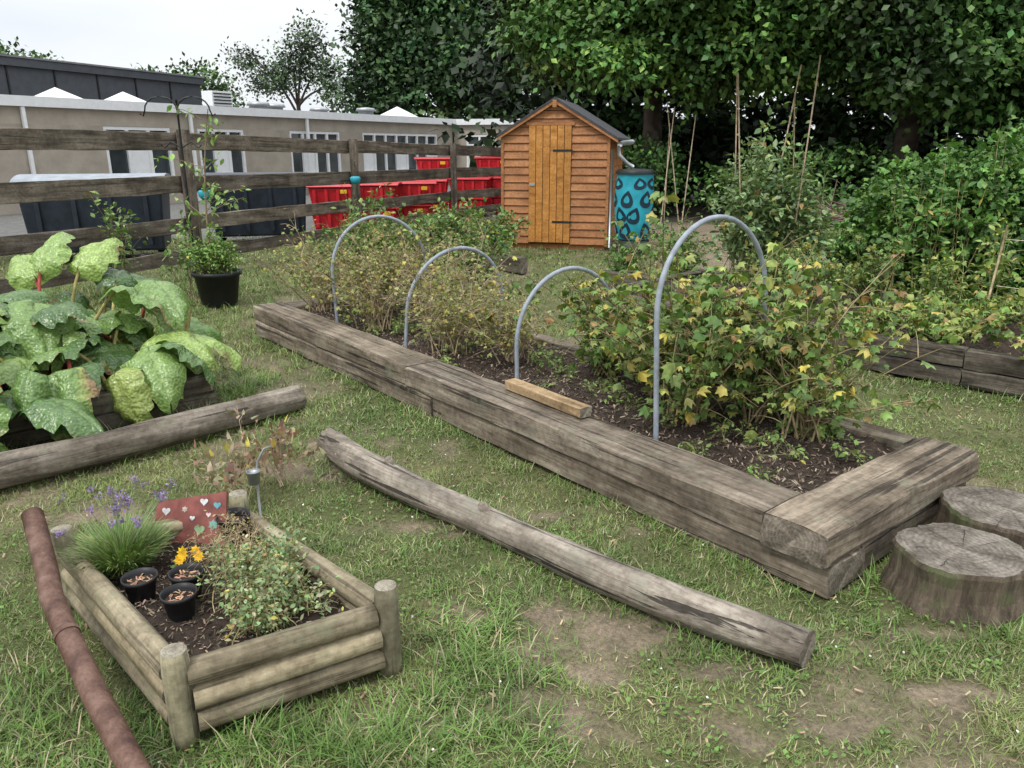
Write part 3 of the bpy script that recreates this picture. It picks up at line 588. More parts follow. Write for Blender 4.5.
def smallpot(x,y,z,r_=.05,hh=.085):
    g=group('plant_pot'); lathe('pot',[(r_*.72,0),(r_*.98,hh*.85),(r_*1.06,hh*.86),(r_*1.08,hh),(r_*1.0,hh),(r_*.95,hh*.8),(r_*.9,hh*.75)],M_BLK,g,(x,y,z))
    lathe('compost',[(r_*.93,hh*.72),(r_*.5,hh*.76),(.0001,hh*.74)],M_SOIL,g,(x,y,z),20)
    n=40; a=rng.uniform(0,6.28,n); q=r_*.8*np.sqrt(rng.random(n)); scatter('bark_chips',CHV,CHF,np.stack([x+np.cos(a)*q,y+np.sin(a)*q,np.full(n,z+hh*.79)],-1),basis(randdir(n)*[1,1,.2],np.array([[0,0,1.]])+randdir(n)*.4),rng.uniform(.008,.02,n),jitcol([.34,.2,.13],n,.3),M_CHIP,g)
smallpot(*SBP(.155,.38,.135)); smallpot(*SBP(.225,.50,.135)); smallpot(*SBP(.105,.545,.135))
lavg=group('lavender_plant'); bx,by,_=SBP(.13,.79); n=2800
a=rng.uniform(0,6.28,n); le=rng.random(n)**.6; z=norm(np.stack([np.cos(a)*le*.95,np.sin(a)*le*.95,np.ones(n)],-1)); fw=np.stack([np.cos(a),np.sin(a),np.zeros(n)],-1); xx=norm(np.cross(fw,z)); yy=np.cross(z,xx)
st=rng.uniform(0,.12,n); P0=np.stack([bx+np.cos(a)*.055*le,by+np.sin(a)*.055*le,np.full(n,.13)],-1)+z*st[:,None]
scatter('foliage',BL,BF,P0,np.stack([xx,yy,z],-1),np.stack([np.full(n,.004),rng.uniform(.02,.07,n),rng.uniform(.03,.09,n)],-1),pickcol([(.16,.26,.07),(.21,.31,.10),(.12,.20,.06),(.27,.29,.13)],n,.2),M_LEAF,lavg)
L=[];FP=[];FD=[]
for k in range(30):
    a=rng.uniform(0,6.28); l=rng.random()*.22; p=np.array([bx,by,.16]); e=p+[math.cos(a)*l,math.sin(a)*l,rng.uniform(.17,.28)]; L.append((bez(p,(p+e)/2+[0,0,.03],e,5),.0014,.001,(.2,.28,.12)))
    for j in range(18): FP.append(e+[rng.normal()*.006,rng.normal()*.006,rng.uniform(-.014,.012)]); FD.append(randdir(1)[0]+[0,0,.6])
tubes('stems',L,M_STEM,lavg,4); n=len(FP); scatter('flowers',OV,OVF,np.array(FP),basis(np.array(FD),randdir(n)),rng.uniform(.007,.013,n),jitcol([.27,.19,.40],n,.35),M_FLOW,lavg)
bush('oregano_plant',[(*SBP(.41,.24,.14),1.),(*SBP(.36,.38,.14),1.05),(*SBP(.46,.40,.14),.9),(*SBP(.31,.21,.13),.7)],32,.17,.14,(OV,OVF),.020,[(.18,.26,.11),(.25,.32,.15),(.30,.33,.18),(.13,.2,.08)],30,(.25,.2,.1),.002,4,.06,lspread=.012,wild=.3,sick=.07)
bush('dry_herb_plant',[(*SBP(.38,.62,.14),1.),(*SBP(.46,.70,.14),1.),(*SBP(.42,.52,.14),.7)],18,.15,.12,(OV,OVF),.012,[(.3,.24,.13),(.27,.27,.12)],8,(.36,.28,.17),.0018,4,.06,lspread=.01,wild=.4)
bush('bronze_fennel',[(-1.25,3.1,0.,1.),(-1.1,3.3,0,1.)],9,.30,.26,(BL,BF),.024,[(.26,.16,.12),(.28,.21,.14),(.22,.19,.11)],28,(.30,.22,.16),.0022,5,.1,lspread=.02,wild=.3)
sg=group('painted_sign_board'); Mx=Matrix.Translation((-1.15,2.47,.135))@Matrix.Rotation(R(-6),4,'Z')@Matrix.Rotation(R(-22),4,'X')
M_SB=plain('faded_red_paint',(.22,.075,.062),.65,.45,14)
poly('board',[(x_,y_,z_) for y_ in (-.006,.006) for x_,z_ in ((-.14,.0),(.13,-.01),(.12,.20),(-.14,.15))],[(0,1,2,3),(7,6,5,4),(0,4,5,1),(1,5,6,2),(2,6,7,3),(3,7,4,0)],M_SB,sg,Mx)
for i,(cx,cz,s_,cc) in enumerate(((-.1,.12,.016,(.5,.5,.5)),(-.03,.13,.012,(.5,.42,.35)),(.04,.16,.015,(.55,.55,.55)),(.09,.15,.014,(.12,.32,.36)),(.08,.08,.020,(.18,.36,.3)),(-.05,.07,.016,(.5,.3,.25)),(.03,.06,.020,(.25,.38,.2)),(-.11,.05,.016,(.55,.5,.5)),(.10,.03,.014,(.45,.42,.2)),(.0,.1,.010,(.6,.6,.6)),(-.07,.03,.011,(.35,.4,.45)),(.06,.115,.010,(.6,.45,.45)))):
    if i%3!=1: vv=[(cx+s_*.062*16*math.sin(t)**3,-.0085,cz+s_*.062*(13*math.cos(t)-5*math.cos(2*t)-2*math.cos(3*t)-math.cos(4*t))) for t in np.arange(24)*math.pi/12]
    else:
        k=6; vv=[(cx+math.cos(a)*s_*(1 if j%2 else .65),-.0085,cz+math.sin(a)*s_*(1 if j%2 else .65)) for j,a in enumerate(np.arange(2*k)*math.pi/k)]
    poly('painted_motif',vv,[tuple(range(len(vv)))],plain('motif',cc,.6,.35,60),sg,Mx)
yf=group('yellow_pansy'); px,py,_=SBP(.27,.60)
pts=np.array([[px+rng.normal()*.022,py+rng.normal()*.02,.225+rng.normal()*.015] for _ in range(5)])
pp=np.repeat(pts,8,0); n=len(pp); a=np.tile(np.arange(8)*.785,5); dr=np.stack([np.cos(a),np.sin(a)*.4-.2,np.sin(a)],-1); scatter('petals',OV,OVF,pp,basis(dr,np.tile([[0,-1,.4]],(n,1))),np.full(n,.020),jitcol([.75,.45,.02],n,.2),M_FLOW,yf)
tubes('stems',[(np.linspace((px,py,.13),p,4),.002,.0015,(.12,.2,.06)) for p in pts],M_STEM,yf,4)
n=40; scatter('leaves',OV,OVF,np.array([px,py,.16])+rng.normal(size=(n,3))*[.03,.03,.02],basis(randdir(n),np.array([[0,0,1.]])+randdir(n)*.5),rng.uniform(.015,.03,n),jitcol([.1,.18,.04],n,.2),M_LEAF,yf)
hk=group('plastic_garden_stake'); x0,y0=-.98,2.72; pts=[(x0,y0,.05),(x0,y0,.3),(x0+.01,y0,.36),(x0+.04,y0,.41),(x0+.07,y0,.42)]; tubes('hook',[(np.array(pts),.005,.004)],M_GALV,hk,8)
lathe('cup',[(.0001,.0),(.022,.0),(.025,.05),(.027,.05),(.0001,.045)],M_GALV,hk,(x0+.0,y0-.03,.28),16)
smallpot(-1.0,2.50,.135,.055,.11)
# ---------------------------------------------------------------- RUSTY PIPE
rpz=group('rusty_metal_pipe'); c=[(-1.56,2.27,.36),(-1.50,2.19,.325),(-1.42,2.08,.275),(-1.36,1.99,.235),(-1.25,1.86,.20),(-1.08,1.67,.15),(-.88,1.46,.09),(-.70,1.27,.045)]
tubes('pipe',[(np.array(c),.032,.032)],M_RUST,rpz,20)
d_=norm(np.array(c[0])-np.array(c[1])); e=np.array(c[0])+d_*.003
tubes('dark_hollow_disc',[(np.array([e-d_*.001,e+d_*.001]),.028,.028)],M_BLK,rpz,20); tubes('collar',[(np.array([np.array(c[4]),np.array(c[4])*.93+np.array(c[5])*.07]),.0345,.0345)],M_RUST,rpz,20)  # black disc over the closed tube end paints in the pipe's shaded hollow
# ---------------------------------------------------------------- BLACK POT + plants
pt=group('potted_shrub'); lathe('pot',[(.15,0),(.17,.02),(.215,.30),(.235,.30),(.24,.34),(.22,.34),(.21,.3)],M_BLK,pt,(-2.92,7.6,0)); lathe('compost',[(.212,.30),(.0001,.31)],M_SOIL,pt,(-2.92,7.6,0))
bush('x',[(-2.92,7.6,.3,1.),(-2.85,7.55,.3,.9),(-3.02,7.6,.3,.9)],34,.38,.22,(OV,OVF),.04,[(.11,.21,.05),(.16,.27,.07),(.22,.32,.09)],30,(.12,.12,.05),.004,4,.08,par=pt,sick=.01)
st_=group('potted_sapling'); b0=np.array([-2.98,7.68,.3]); L=[(bez(b0,b0+[-.05,0,.8],b0+[.12,0,1.55],8),.012,.004,(.2,.15,.1))]; LP=[]
for k in range(18):
    t=rng.uniform(.2,1); p=b0+np.array([.12*t*t-.05*t,0,1.55*t]); d=norm(np.array([rng.normal(),rng.normal(),.5])); e=p+d*rng.uniform(.15,.45); L.append((bez(p,(p+e)/2+[0,0,.04],e,4),.004,.002,(.2,.15,.1)))
    for q_ in range(10): f=rng.uniform(.3,1.05); LP.append(p+(e-p)*f+rng.normal(size=3)*.03)
tubes('branches',L,M_STEM,st_,5); n=len(LP); scatter('leaves',OV,OVF,np.array(LP),basis(randdir(n)-[0,0,.4],np.array([[0,0,1.]])+randdir(n)*.6),rng.uniform(.04,.09,n),pickcol([(.16,.26,.07),(.22,.33,.10)],n,.2),M_LEAF,st_)
cr=group('shepherd_crook_feeder_pole'); X0,Y0=-3.28,8.0; L=[(np.linspace((X0,Y0,0),(X0,Y0,1.95),6),.012,.01)]
for sgn in (1,-1):
    pts=[(X0+sgn*(.16-.16*math.cos(a)),Y0,1.85+.13*math.sin(a)) for a in np.linspace(0,math.pi,10)]+[(X0+sgn*.34,Y0,1.80),(X0+sgn*.37,Y0,1.82)]
    L.append((np.array(pts),.009,.007))
for sgn in (-1,1): L.append((np.array([(X0,Y0,1.5),(X0+sgn*.1,Y0,1.56),(X0+sgn*.17,Y0,1.5),(X0+sgn*.2,Y0,1.53)]),.007,.006))
tubes('pole',L,M_METAL,cr,8)
def feeder(x,y,z,s=1):
    g=group('bird_feeder'); lathe('body',[(.0001,.07*s),(.05*s,.065*s),(.07*s,.05*s),(.06*s,.0),(.03*s,-.03*s),(.0001,-.03*s)],M_TEAL,g,(x,y,z),16); tubes('hanger',[(np.linspace((x,y,z+.06),(x,y,z+.3),3),.003,.003)],M_METAL,g,5)
feeder(-3.08,7.95,1.03); feeder(-2.42,12.3,1.0,1.2)
bush('rose_shrub',[(-4.15,8.2,0,1.),(-3.3,7.9,0,.7)],7,1.3,.45,(OV,OVF),.07,[(.11,.2,.055),(.17,.26,.08)],34,(.17,.14,.08),.006,4,.2)
bush('fruit_bush',[(-1.6,8.3,0,1.),(-1.0,8.5,0,1.05),(-.4,8.6,0,1.),(-2.0,9.2,0,1.)],20,.85,.5,(OV,OVF),.07,[(.07,.15,.035),(.11,.19,.045),(.2,.25,.07)],40,(.14,.11,.07),.006,4,.2,wild=.25)
bush('fruit_bush',[(1.9,8.7,0,1.),(1.3,8.9,0,.7),(2.0,9.4,0,1.)],20,.65,.4,(OV,OVF),.06,[(.08,.16,.04),(.13,.21,.055)],36,(.14,.11,.07),.006,4,.2,wild=.25)
bush('fruit_bush',[(-1.2,11.8,0,.75),(-1.9,10.4,0,.8),(-.7,10.8,0,.95),(-.2,11.2,0,.8)],22,.9,.6,(OV,OVF),.08,[(.07,.15,.035),(.12,.2,.05),(.18,.25,.08)],40,(.14,.11,.07),.007,4,.25,wild=.25)
b4=group('low_timber_edging'); beam('sleeper',(.15,9.6,.1),(-1.4,11.2,.1),.12,.2,[M_DSL,M_SLE],b4); beam('sleeper',(1.0,8.55,.1),(2.3,7.4,.1),.12,.2,[M_DSL,M_SLE],b4)
# ---------------------------------------------------------------- FENCE
fe=group('wooden_rail_fence'); FPs=[(-5.5,5.4),(-3.86,9.35),(-2.56,12.7),(-1.2,15.6),(-.15,17.6)]
tops=[1.68,1.66,1.60,1.55,1.50]
for i,(x,y) in enumerate(FPs): beam('post',(x+.06,y,-.1),(x+.06,y,tops[i]+.04),.12,.12,[M_FEN,M_FEN],fe,.004,.008,.2)
for i in range(4):
    a,b_=FPs[i],FPs[i+1]
    for k,(dz0,hh_) in enumerate(((.09,.19),(.57,.19),(1.03,.17),(1.4,.15))):
        z0=tops[i]-dz0*(tops[i]/1.66)+random.uniform(-.02,.02); z1=tops[i+1]-dz0*(tops[i+1]/1.66)+random.uniform(-.02,.02)
        beam('rail',(a[0]-.03,a[1],z0),(b_[0]-.03,b_[1],z1),.035,hh_,[M_FEN,M_FEN],fe,.008,.004,.3)
# ---------------------------------------------------------------- BINS
def bigbin(x,y,w,d,hh,rot,mat,lid,red=False,zb=0):
    g=group('red_storage_crate' if red else 'large_waste_bin'); Mx=Matrix.Translation((x,y,zb))@Matrix.Rotation(rot,4,'Z')
    z0=.0 if red else .14
    box('body',-w/2,w/2,-d/2,d/2,z0,hh*.86,mat,g,Mx,.03,.06); box('rim',-w/2-.03,w/2+.03,-d/2-.03,d/2+.03,hh*.86+.002,hh*.91,mat,g,Mx,.015)
    n=10; V=[];F=[]
    for i in range(n+1):
        t=i/n; yy=-d/2-.04+(d+.08)*t; zz=hh*.912+(hh*.09)*math.sin(math.pi*t)**.6
        V+=[(-w/2-.04,yy,zz),(w/2+.04,yy,zz)]
    for i in range(n): F.append((2*i,2*i+1,2*i+3,2*i+2))
    F.append(tuple(range(0,2*n+2,2))); F.append(tuple(range(1,2*n+2,2))[::-1]); poly('lid',V,F,lid,g,Mx)
    for k in range(4):
        xx=-w/2+w*(k+.5)/4; box('rib',xx-.03,xx+.03,-d/2-.012,-d/2+.03,z0+.08,hh*.84,mat,g,Mx,.008)
    if not red:
        for sx in (-1,1):
            for sy in (-1,1): lathe('wheel',[(.0001,0),(.07,0),(.07,.04),(.0001,.04)],M_BLK,g,(x+sx*w*.38,y+sy*d*.3,.06),12)
    elif random.random()<.5:
        box('handle',w*.25-.06,w*.25+.06,-d/2-.06,-d/2-.031,hh*.62,hh*.78,M_YEL,g,Mx,.005)
bigbin(-5.75,11.0,1.75,1.0,1.16,R(17),M_BIN,M_LID); bigbin(-4.15,13.0,1.5,1.0,1.12,R(15),M_BIN,M_BIN); bigbin(-8.2,10.2,1.6,1.,1.1,R(15),M_BIN,M_BIN)
for (x_,y_,w_,n_,r_) in ((-3.35,14.9,.85,2,8),(-2.62,15.5,.75,2,5),(-2.0,16.2,.8,2,4),(-3.6,16.8,.9,2,5),(-1.85,17.3,.85,2,8),(-2.85,17.2,.85,2,0),(-.95,18.4,.9,2,-4),(-.05,19.0,.9,2,-4),(-1.9,18.9,.8,3,8),(-.45,20.2,.9,3,0)):
    for k in range(n_):
        bigbin(x_+rng.normal()*.03,y_+rng.normal()*.03,w_,.75,.42,R(r_+rng.normal()*3),M_RED,M_RED,True,zb=.005+k*.435)
# ---------------------------------------------------------------- SHED
sh=group('garden_shed'); A=np.array([-.15,12.25]); Bv=np.array([1.44,11.88]); e_=norm(Bv-A); WS=float(np.linalg.norm(Bv-A))
MS=Matrix(((e_[0],-e_[1],0,A[0]),(e_[1],e_[0],0,A[1]),(0,0,1,0),(0,0,0,1))); DP=2.1; EV=1.68; PK=2.17
box('core',.03,WS-.03,.03,DP,.0,EV-.02,M_SHED,sh,MS)
def wid(z): return (0,WS) if z<EV else (WS/2*(z-EV)/(PK-EV),WS-WS/2*(z-EV)/(PK-EV))
z=.08; bh=.115
dx0,dx1=.42,1.07; dz1=1.82
while z<PK-.03:
    z1=min(z+bh,PK-.01); a0,a1=wid(z); c0,c1=wid(z1)
    segs=[(a0,a1,c0,c1)]
    if z1<=dz1+.05: segs=[(a0,dx0-.002,c0,dx0-.002),(dx1+.002,a1,dx1+.002,c1)]
    for p0,p1,q0,q1 in segs:
        if q1-q0<.02: q0=q1=(q0+q1)/2
        V=[(p0,-.018,z),(p1,-.018,z),(p1,.028,z),(p0,.028,z),(q0,.004,z1-.008),(q1,.004,z1-.008),(q1,.028,z1-.008),(q0,.028,z1-.008)]
        poly('cladding_board',V,[(3,2,1,0),(4,5,6,7),(0,1,5,4),(1,2,6,5),(2,3,7,6),(3,0,4,7)],M_SHED,sh,MS)
    z=z1
z=.08
while z<EV-.02:
    z1=min(z+bh,EV)
    for xx,s_ in ((WS,1),(0,-1)):
        V=[(xx-.028*s_,.03,z),(xx+.01*s_,.03,z),(xx+.01*s_,DP,z),(xx-.028*s_,DP,z),(xx-.028*s_,.03,z1-.004),(xx-.002*s_,.03,z1-.004),(xx-.002*s_,DP,z1-.004),(xx-.028*s_,DP,z1-.004)]
        poly('side_board',V,[(3,2,1,0),(4,5,6,7),(0,1,5,4),(1,2,6,5),(2,3,7,6),(3,0,4,7)],M_SHED,sh,MS)
    z=z1
nb=6
for k in range(nb): box('door_board',dx0+(dx1-dx0)*k/nb+.004,dx0+(dx1-dx0)*(k+1)/nb-.004,-.034,-.002,.1,dz1,M_DOOR,sh,MS,.003)
box('door_back',dx0,dx1,.0,.027,.08,dz1,M_METAL,sh,MS)
for zz in (.4,1.45): box('hinge',dx1-.28,dx1+.02,-.040,-.0345,zz,zz+.03,M_METAL,sh,MS)
box('hasp',dx0+.02,dx0+.1,-.046,-.0345,.95,.99,M_GALV,sh,MS)
for xx in (-.012,WS-.03): box('corner_trim',xx,xx+.042,-.028,-.0185,.06,EV,M_SHED,sh,MS)
box('door_trim_top',dx0-.04,dx1+.04,-.036,-.019,dz1+.004,dz1+.05,M_SHED,sh,MS)
poly('back_gable',[(0,DP-.01,EV-.02),(WS,DP-.01,EV-.02),(WS/2,DP-.01,PK)],[(0,1,2)],M_SHED,sh,MS)
sl=(PK-EV)/(WS/2)
for s_,ov in ((-1,.06),(1,.13)):
    x0=WS/2; x1=WS/2+s_*(WS/2+ov); zt=PK+.0; zb=PK-sl*(WS/2+ov)
    V=[(x0,-.09,zt+.045),(x1,-.09,zb+.045),(x1,DP+.1,zb+.045),(x0,DP+.1,zt+.045),(x0,-.09,zt+.01),(x1,-.09,zb+.01),(x1,DP+.1,zb+.01),(x0,DP+.1,zt+.01)]
    poly('roof_panel',V,[(0,1,2,3),(7,6,5,4),(0,4,5,1),(1,5,6,2),(2,6,7,3),(3,7,4,0)],M_FELT,sh,MS)
    V=[(x0,-.082,zt+.008),(x1,-.082,zb+.008),(x1,-.082,zb-.03),(x0,-.082,zt-.04),(x0,-.062,zt+.008),(x1,-.062,zb+.008),(x1,-.062,zb-.03),(x0,-.062,zt-.04)]
    poly('barge_board',V,[(0,1,2,3),(7,6,5,4),(0,4,5,1),(1,5,6,2),(2,6,7,3),(3,7,4,0)],M_SHED,sh,MS)
box('finial',WS/2-.03,WS/2+.03,-.10,-.0825,PK-.10,PK+.005,M_SHED,sh,MS)
P3=lambda x,y,z: tuple(MS@Vector((x,y,z)))
gx=WS+.13+.03; tubes('gutter_pipe',[(np.array([P3(gx,-.1,EV-.13),P3(gx,.4,EV-.11),P3(gx,DP,EV-.08)]),.04,.04),(np.array([P3(gx-.02,-.1,EV-.15),P3(gx+.0,-.12,EV-.28),P3(gx+.12,-.1,EV-.40),P3(gx+.2,-.05,EV-.44)]),.028,.028),(np.array([P3(WS+.05,-.03,EV-.2),P3(WS+.05,-.03,.05)]),.022,.022)],M_GALV,sh,8)
# water butt
wb=group('water_butt'); bx,by=1.80,11.65; prof=[(.0001,.2),(.23,.2),(.245,.22),(.27,.45),(.285,.7),(.28,.95),(.265,1.12),(.27,1.13),(.27,1.17),(.24,1.19),(.0001,1.2)]
lathe('barrel',prof,M_TEAL,wb,(bx,by,0)); lathe('lid',[(.285,1.135),(.285,1.175),(.25,1.2),(.0001,1.215)],M_BLK,wb,(bx,by,.003)); lathe('stand',[(.27,0),(.25,.19),(.0001,.195)],M_BLK,wb,(bx,by,0),20)
def rad(z): 
    zs=[p[1] for p in prof[2:7]]; rs=[p[0] for p in prof[2:7]]; return float(np.interp(z,zs,rs))
for row,zc in enumerate((.34,.56,.79,1.01)):
    for k in range(6):
        ac=(k+.5*(row%2)+.13*math.sin(row*5+k*3))*2*math.pi/6; tl=.35*math.sin(k*4.1+row)
        for off,sc,mt in ((.004,1.,M_DROP),(.008,.45,M_TEAL)):
            V=[];n=18
            for j in range(n):
                t=j/n*2*math.pi; xx=.13*math.sin(t)*math.sin(t/2)*sc; zz=(.125 if row<3 else .085)*math.cos(t)*sc; xx,zz=xx*math.cos(tl)-zz*math.sin(tl),xx*math.sin(tl)+zz*math.cos(tl); r2=rad(zc+zz)+off; a=ac+xx/r2; V.append((bx+r2*math.cos(a),by+r2*math.sin(a),zc+zz))
            r2=rad(zc)+off; V.append((bx+r2*math.cos(ac),by+r2*math.sin(ac),zc)); poly('drop_print',V,[(n,j,(j+1)%n) for j in range(n)],mt,wb)
tubes('tap',[(np.array([(bx,by-.27,.3),(bx,by-.34,.3),(bx,by-.35,.27)]),.012,.01)],M_BLK,wb,8)
# ---------------------------------------------------------------- BUILDING
bd=group('school_building'); O=np.array([-11.84,19.]); ee=np.array([.507,.862]); nn_=np.array([-.862,.507])
MB=Matrix(((ee[0],nn_[0],0,O[0]),(ee[1],nn_[1],0,O[1]),(0,0,1,0),(0,0,0,1))); TOP=2.68
def facade(MB,x0,x1,wins,par,dep,zs=.62,zh=2.05):
    box('wall_base',x0,x1,0,.3,-.05,zs,M_DASH,par,MB); box('wall_head',x0,x1,0,.3,zh,TOP-.24,M_DASH,par,MB); cur=x0
    for a,b_,nm in wins:
        box('wall_pier',cur,a,0,.3,zs,zh,M_DASH,par,MB); cur=b_
        box('glass',a,b_,.10,.12,zs,zh,M_GLASS,par,MB); f=.09
        box('sill',a-.05,b_+.05,-.05,.06,zs+.003,zs+.05,M_WHITE,par,MB); box('frame_top',a,b_,.02,.095,zh-f,zh-.002,M_WHITE,par,MB)
        for k in range(nm+1):
            xx=a+(b_-a-f)*k/nm; box('mullion',xx,xx+f,.022,.094,zs+.052,zh-f-.002,M_WHITE,par,MB)
        box('transom',a+f,b_-f,.03,.09,zh-.45,zh-.39,M_WHITE,par,MB)
        for k in range(nm):
            if (k+int(a))%3==0:
                xa=a+(b_-a-f)*k/nm+f+.005; xb=a+(b_-a-f)*(k+1)/nm-.005; box('white_panel',xa,xb,.06,.08,zs+.06,zh-.455,M_WHITE,par,MB)
    box('wall_pier',cur,x1,0,.3,zs,zh,M_DASH,par,MB)
    box('fascia',x0-.1,x1+.1,-.15,.4,TOP-.236,TOP,M_WHITE,par,MB); box('roof_slab',x0,x1,.41,dep,TOP-.2,TOP-.03,M_ROOF,par,MB); box('back_wall',x0,x1,dep-.3,dep,-.05,TOP-.21,M_DASH,par,MB)
facade(MB,-14,18.3,[(-12,-8,4),(-6,-2,4),(2.4,4.4,3),(5.3,7.0,3),(8.9,11.3,4),(12.5,17.2,7)],bd,7)
ew=norm(np.array([1,-.30])); nw=np.array([-ew[1],ew[0]]); OW=np.array([-2.55,34.95])
MW=Matrix(((ew[0],nw[0],0,OW[0]),(ew[1],nw[1],0,OW[1]),(0,0,1,0),(0,0,0,1)))
facade(MW,.05,11,[(.6,1.8,2),(2.2,4.5,3),(6,9,4)],bd,7)
for a in (.35,5.0,9.6): box('downpipe',a,a+.08,-.13,-.05,0,TOP-.24,M_WHITE,bd,MB)
def pyr(x,y,s_,hh_): poly('skylight',[(x-s_,y-s_,TOP-.03),(x+s_,y-s_,TOP-.03),(x+s_,y+s_,TOP-.03),(x-s_,y+s_,TOP-.03),(x,y,TOP+hh_)],[(0,1,4),(1,2,4),(2,3,4),(3,0,4)],M_WHITE,bd,MB)
pyr(2.6,2.2,.7,.4); pyr(4.6,2.2,.7,.4); pyr(17,1.9,.8,.5); pyr(-3,2,.7,.4)
for a,y_ in ((9.5,2),(10.6,2.4),(14.5,1.5),(13.5,3)):
    p=MB@Vector((a,y_,TOP)); lathe('roof_vent',[(.3,-.05),(.3,.2),(.4,.22),(.35,.32),(.0001,.36)],M_GALV,bd,tuple(p),16)
box('air_unit',7.6,8.4,2.0,2.5,TOP+.02,TOP+.6,M_WHITE,bd,MB); 
for k in range(5): box('air_unit_grille',7.65,8.35,1.97,1.99,TOP+.1+k*.1,TOP+.14+k*.1,M_METAL,bd,MB)
hl=group('school_hall_building'); e2=norm(np.array([.37,.93])); n2=np.array([-e2[1],e2[0]]); MH=Matrix(((e2[0],n2[0],0,-19.3),(e2[1],n2[1],0,30),(0,0,1,0),(0,0,0,1)))
box('walls',-12,11,0,9,0,4.45,M_DHALL,hl,MH); box('parapet',-12.1,11.1,-.15,9.1,4.452,4.75,M_DHALL,hl,MH); 
for k in range(-11,11,2): box('cladding_seam',k,k+.06,-.05,-.002,2.5,4.44,M_METAL,hl,MH)
box('parapet_coping',-12.15,11.15,-.2,9.15,4.753,4.82,M_ROOF,hl,MH)
# ---------------------------------------------------------------- TREES
TG=[(.04,.09,.022),(.055,.115,.028),(.075,.145,.035)]
TB=[(.055,.12,.03),(.08,.155,.035),(.115,.205,.045),(.04,.09,.022)]
tree('beech_tree',(3.5,20.5,0),3.6,.3,[(2.6,18.8,4.4,2.2,1.6,1.3),(1.3,19.6,4.6,1.5,1.4,1.6),(.9,18.6,3.9,.9,.8,.5),(4.8,18.3,3.7,1.8,1.5,1.2),(3.6,17.6,4.9,1.6,1.2,.9),(3.4,20.5,6.8,3.3,2.6,2.2,.4),(6.4,18.8,4.3,2.0,1.7,1.5),(2.4,18.0,3.3,1.1,.8,.5)],1900,32,.32,.17,TB,hang=.2,shell=.6,sag=.3)
tree('beech_tree',(9.,18.5,0),3.4,.32,[(7.6,17.2,4.3,2.0,1.6,1.5),(9.6,17.,3.4,1.9,1.5,1.4),(11.,17.2,4.6,2.2,2,1.9),(8.2,16.4,3.0,1.2,.9,.6),(9,18.8,7,3.6,2.6,2.2,.4),(12.5,17,3.0,1.8,1.5,1.6),(6.4,17.0,5.2,1.5,1.2,.9)],1700,32,.32,.17,TG,hang=.2,shell=.6,sag=.3)
tree('beech_tree',(13.5,15,0),3.,.3,[(12.4,15,4.,2.,1.6,2.),(14.4,14.5,3.6,2.2,1.8,2.4,.6),(11.3,15.4,2.2,1.2,1,1.),(13.5,16,6.5,3,2.5,2,.4)],900,28,.28,.17,TG,hang=.2,shell=.6,sag=.3)
tree('yew_tree',(-3.5,46,0),3,.6,[(-3.8,46,5,5.0,4,4.4),(-5.4,46,7.4,3.4,3,2.8),(-2,46,8,4.2,3.2,3.4),(-4.2,45.5,10.6,3.6,3,2.6),(.8,47,6,3.8,3,4.2),(-7.3,46.5,4.5,2.0,2,2.6),(-6.6,45,8.4,1.8,1.5,1.6),(-1.5,44,5.5,2.2,1.5,2)],2300,22,.5,.32,[(.028,.065,.024),(.038,.08,.026),(.055,.10,.033)],shell=.7)
tree('birch_tree',(-13.6,52,0),4.5,.18,[(-13.8,52,6.4,1.9,1.4,1.5),(-12.8,52,7.9,1.5,1.2,1.4),(-15.2,52,5.4,1.8,1.4,1.2),(-11.7,52,6.0,1.2,1,1.6),(-16.6,52,6.8,1.1,1,.8),(-11.0,52,4.6,1.2,1,1.2)],420,14,.45,.22,[(.06,.10,.045),(.08,.12,.055)],shell=.3)
tree('lime_tree',(-36,55,0),3,.4,[(-36,55,6,3,3,3.2),(-33,55,5.2,3,2,2.4),(-30.5,55,4.9,2.4,2,1.8),(-39,54,6.6,3.2,2,3),(-23,60,4.6,3,2,2.4),(-26,60,4.8,2.4,2,2)],1100,22,.5,.34,[(.05,.10,.028),(.065,.13,.035)])
wl=group('background_woodland'); crown('foliage',[(x_,y_,2.6+rng.random()*1.5,3,2,3.4) for x_,y_ in ((1.5,25),(4.5,24.5),(8,24.5),(11.5,24),(15,22),(18.5,19),(21,15))]+[(x_,25,7,3.5,2.5,3,.6) for x_ in (2,5,9,13,17)]+[(x_,y_,1.2,2.2,1.,1.4,1.8) for x_,y_ in ((2.5,22),(5.5,22.5),(8.5,22.5),(11.5,22),(14.5,20),(17.5,17))],2400,20,.45,.34,[(.018,.036,.012),(.024,.048,.015)],wl,.65)
lo=group('understorey_shrubs'); crown('foliage',[(5.2,17.5,.6,1.2,.7,.6),(7.2,17,.8,1.4,.8,.8),(10,15.5,1.,1.6,1,1.1),(12,13.5,1.2,1.6,1,1.2),(3.0,18.5,.8,1.2,.8,.9),(8.4,14,.4,.9,.7,.5)],700,22,.2,.12,TG,lo,.6)
bp=group('brushwood_pile'); L=[]
for k in range(140):
    p=np.array([rng.uniform(4.2,6.4),rng.uniform(12.6,13.8),rng.uniform(.03,.5)]); d=norm(randdir(1)[0]*[1,.5,.25]); l=rng.uniform(.4,1.0); L.append((bez(p-d*l,p+[0,0,.05],p+d*l,4),.018,.01,tuple(jitcol([.2,.145,.11],1,.4)[0])))
tubes('branches',L,M_BARK,bp,5)

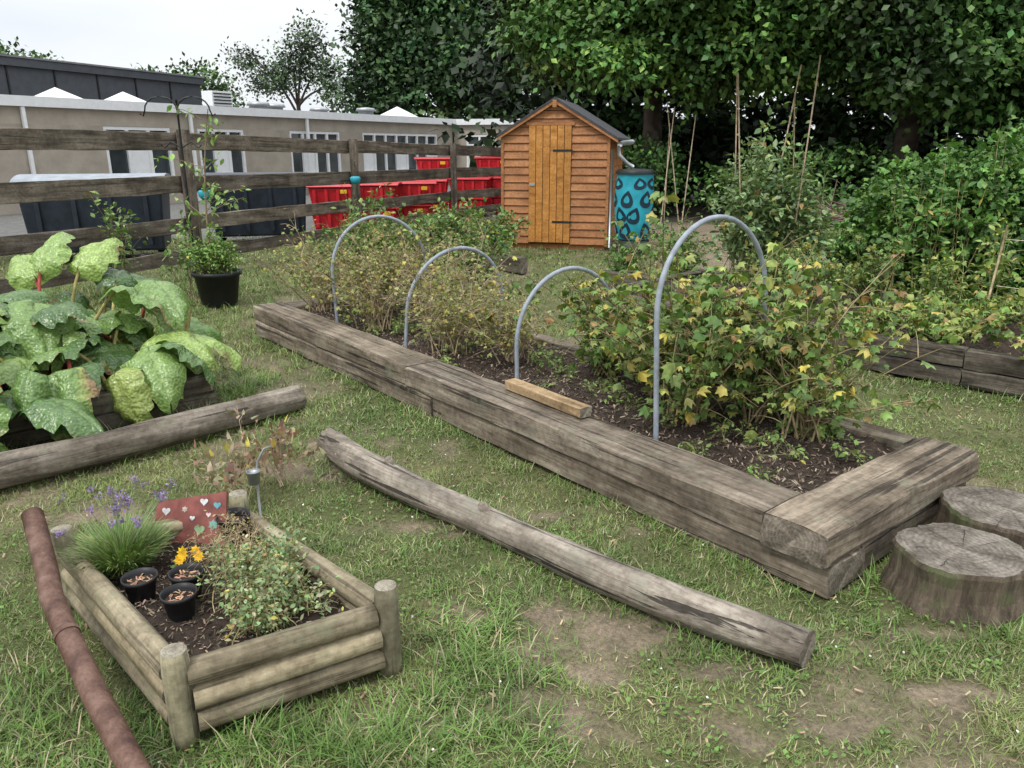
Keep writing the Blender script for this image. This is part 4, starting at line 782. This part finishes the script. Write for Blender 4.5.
# ---------------------------------------------------------------- light + world
el=R(56); az=R(215)
sun=bpy.data.lights.new('sun','SUN'); sun.energy=2.0; sun.angle=R(12); sun.color=(1,.975,.94); so=link(bpy.data.objects.new('sun',sun))
sd=Vector((math.sin(az)*math.cos(el),math.cos(az)*math.cos(el),math.sin(el))); so.rotation_euler=sd.to_track_quat('Z','Y').to_euler()
w=bpy.data.worlds.new('World'); scene.world=w; w.use_nodes=True; nt=w.node_tree; bg=nt.nodes['Background']
sky=nd(nt,'ShaderNodeTexSky',sky_type='NISHITA'); sky.sun_disc=False; sky.sun_elevation=el; sky.sun_rotation=az
tc=nt.nodes.new('ShaderNodeTexCoord'); mp=nt.nodes.new('ShaderNodeMapping'); mp.inputs['Scale'].default_value=(1,1,3); nt.links.new(tc.outputs['Generated'],mp.inputs[0])
n=noise(nt,mp.outputs[0],2.2,3,.55); r=ramp(nt,[(.3,(6.2,6.6,7.1)),(.62,(7.4,7.5,7.6))]); nt.links.new(n,r.inputs[0])
sx=nt.nodes.new('ShaderNodeSeparateXYZ'); nt.links.new(tc.outputs['Generated'],sx.inputs[0])
mr=nt.nodes.new('ShaderNodeMapRange'); mr.inputs['From Min'].default_value=.12; mr.inputs['From Max'].default_value=1; mr.inputs['To Min'].default_value=1; mr.inputs['To Max'].default_value=2.2; nt.links.new(sx.outputs[2],mr.inputs[0])
cb=nt.nodes.new('ShaderNodeCombineXYZ')
for i in range(3): nt.links.new(mr.outputs[0],cb.inputs[i])
cl=mixc(nt,1.,r.outputs[0],cb.outputs[0],'MULTIPLY')
c=mixc(nt,.88,sky.outputs[0],cl); nt.links.new(c,bg.inputs[0]); bg.inputs[1].default_value=.142
# ---------------------------------------------------------------- camera
cam=bpy.data.cameras.new('camera'); cam.sensor_width=36; cam.lens=770/1024*36; cam.clip_end=2000; cam.clip_start=.05
co=link(bpy.data.objects.new('camera',cam)); co.location=(0,0,1.5); co.rotation_euler=(math.pi/2-math.atan(236/770),0,0); scene.camera=co
scene.view_settings.view_transform='Standard'; scene.view_settings.look='None'; scene.view_settings.exposure=0
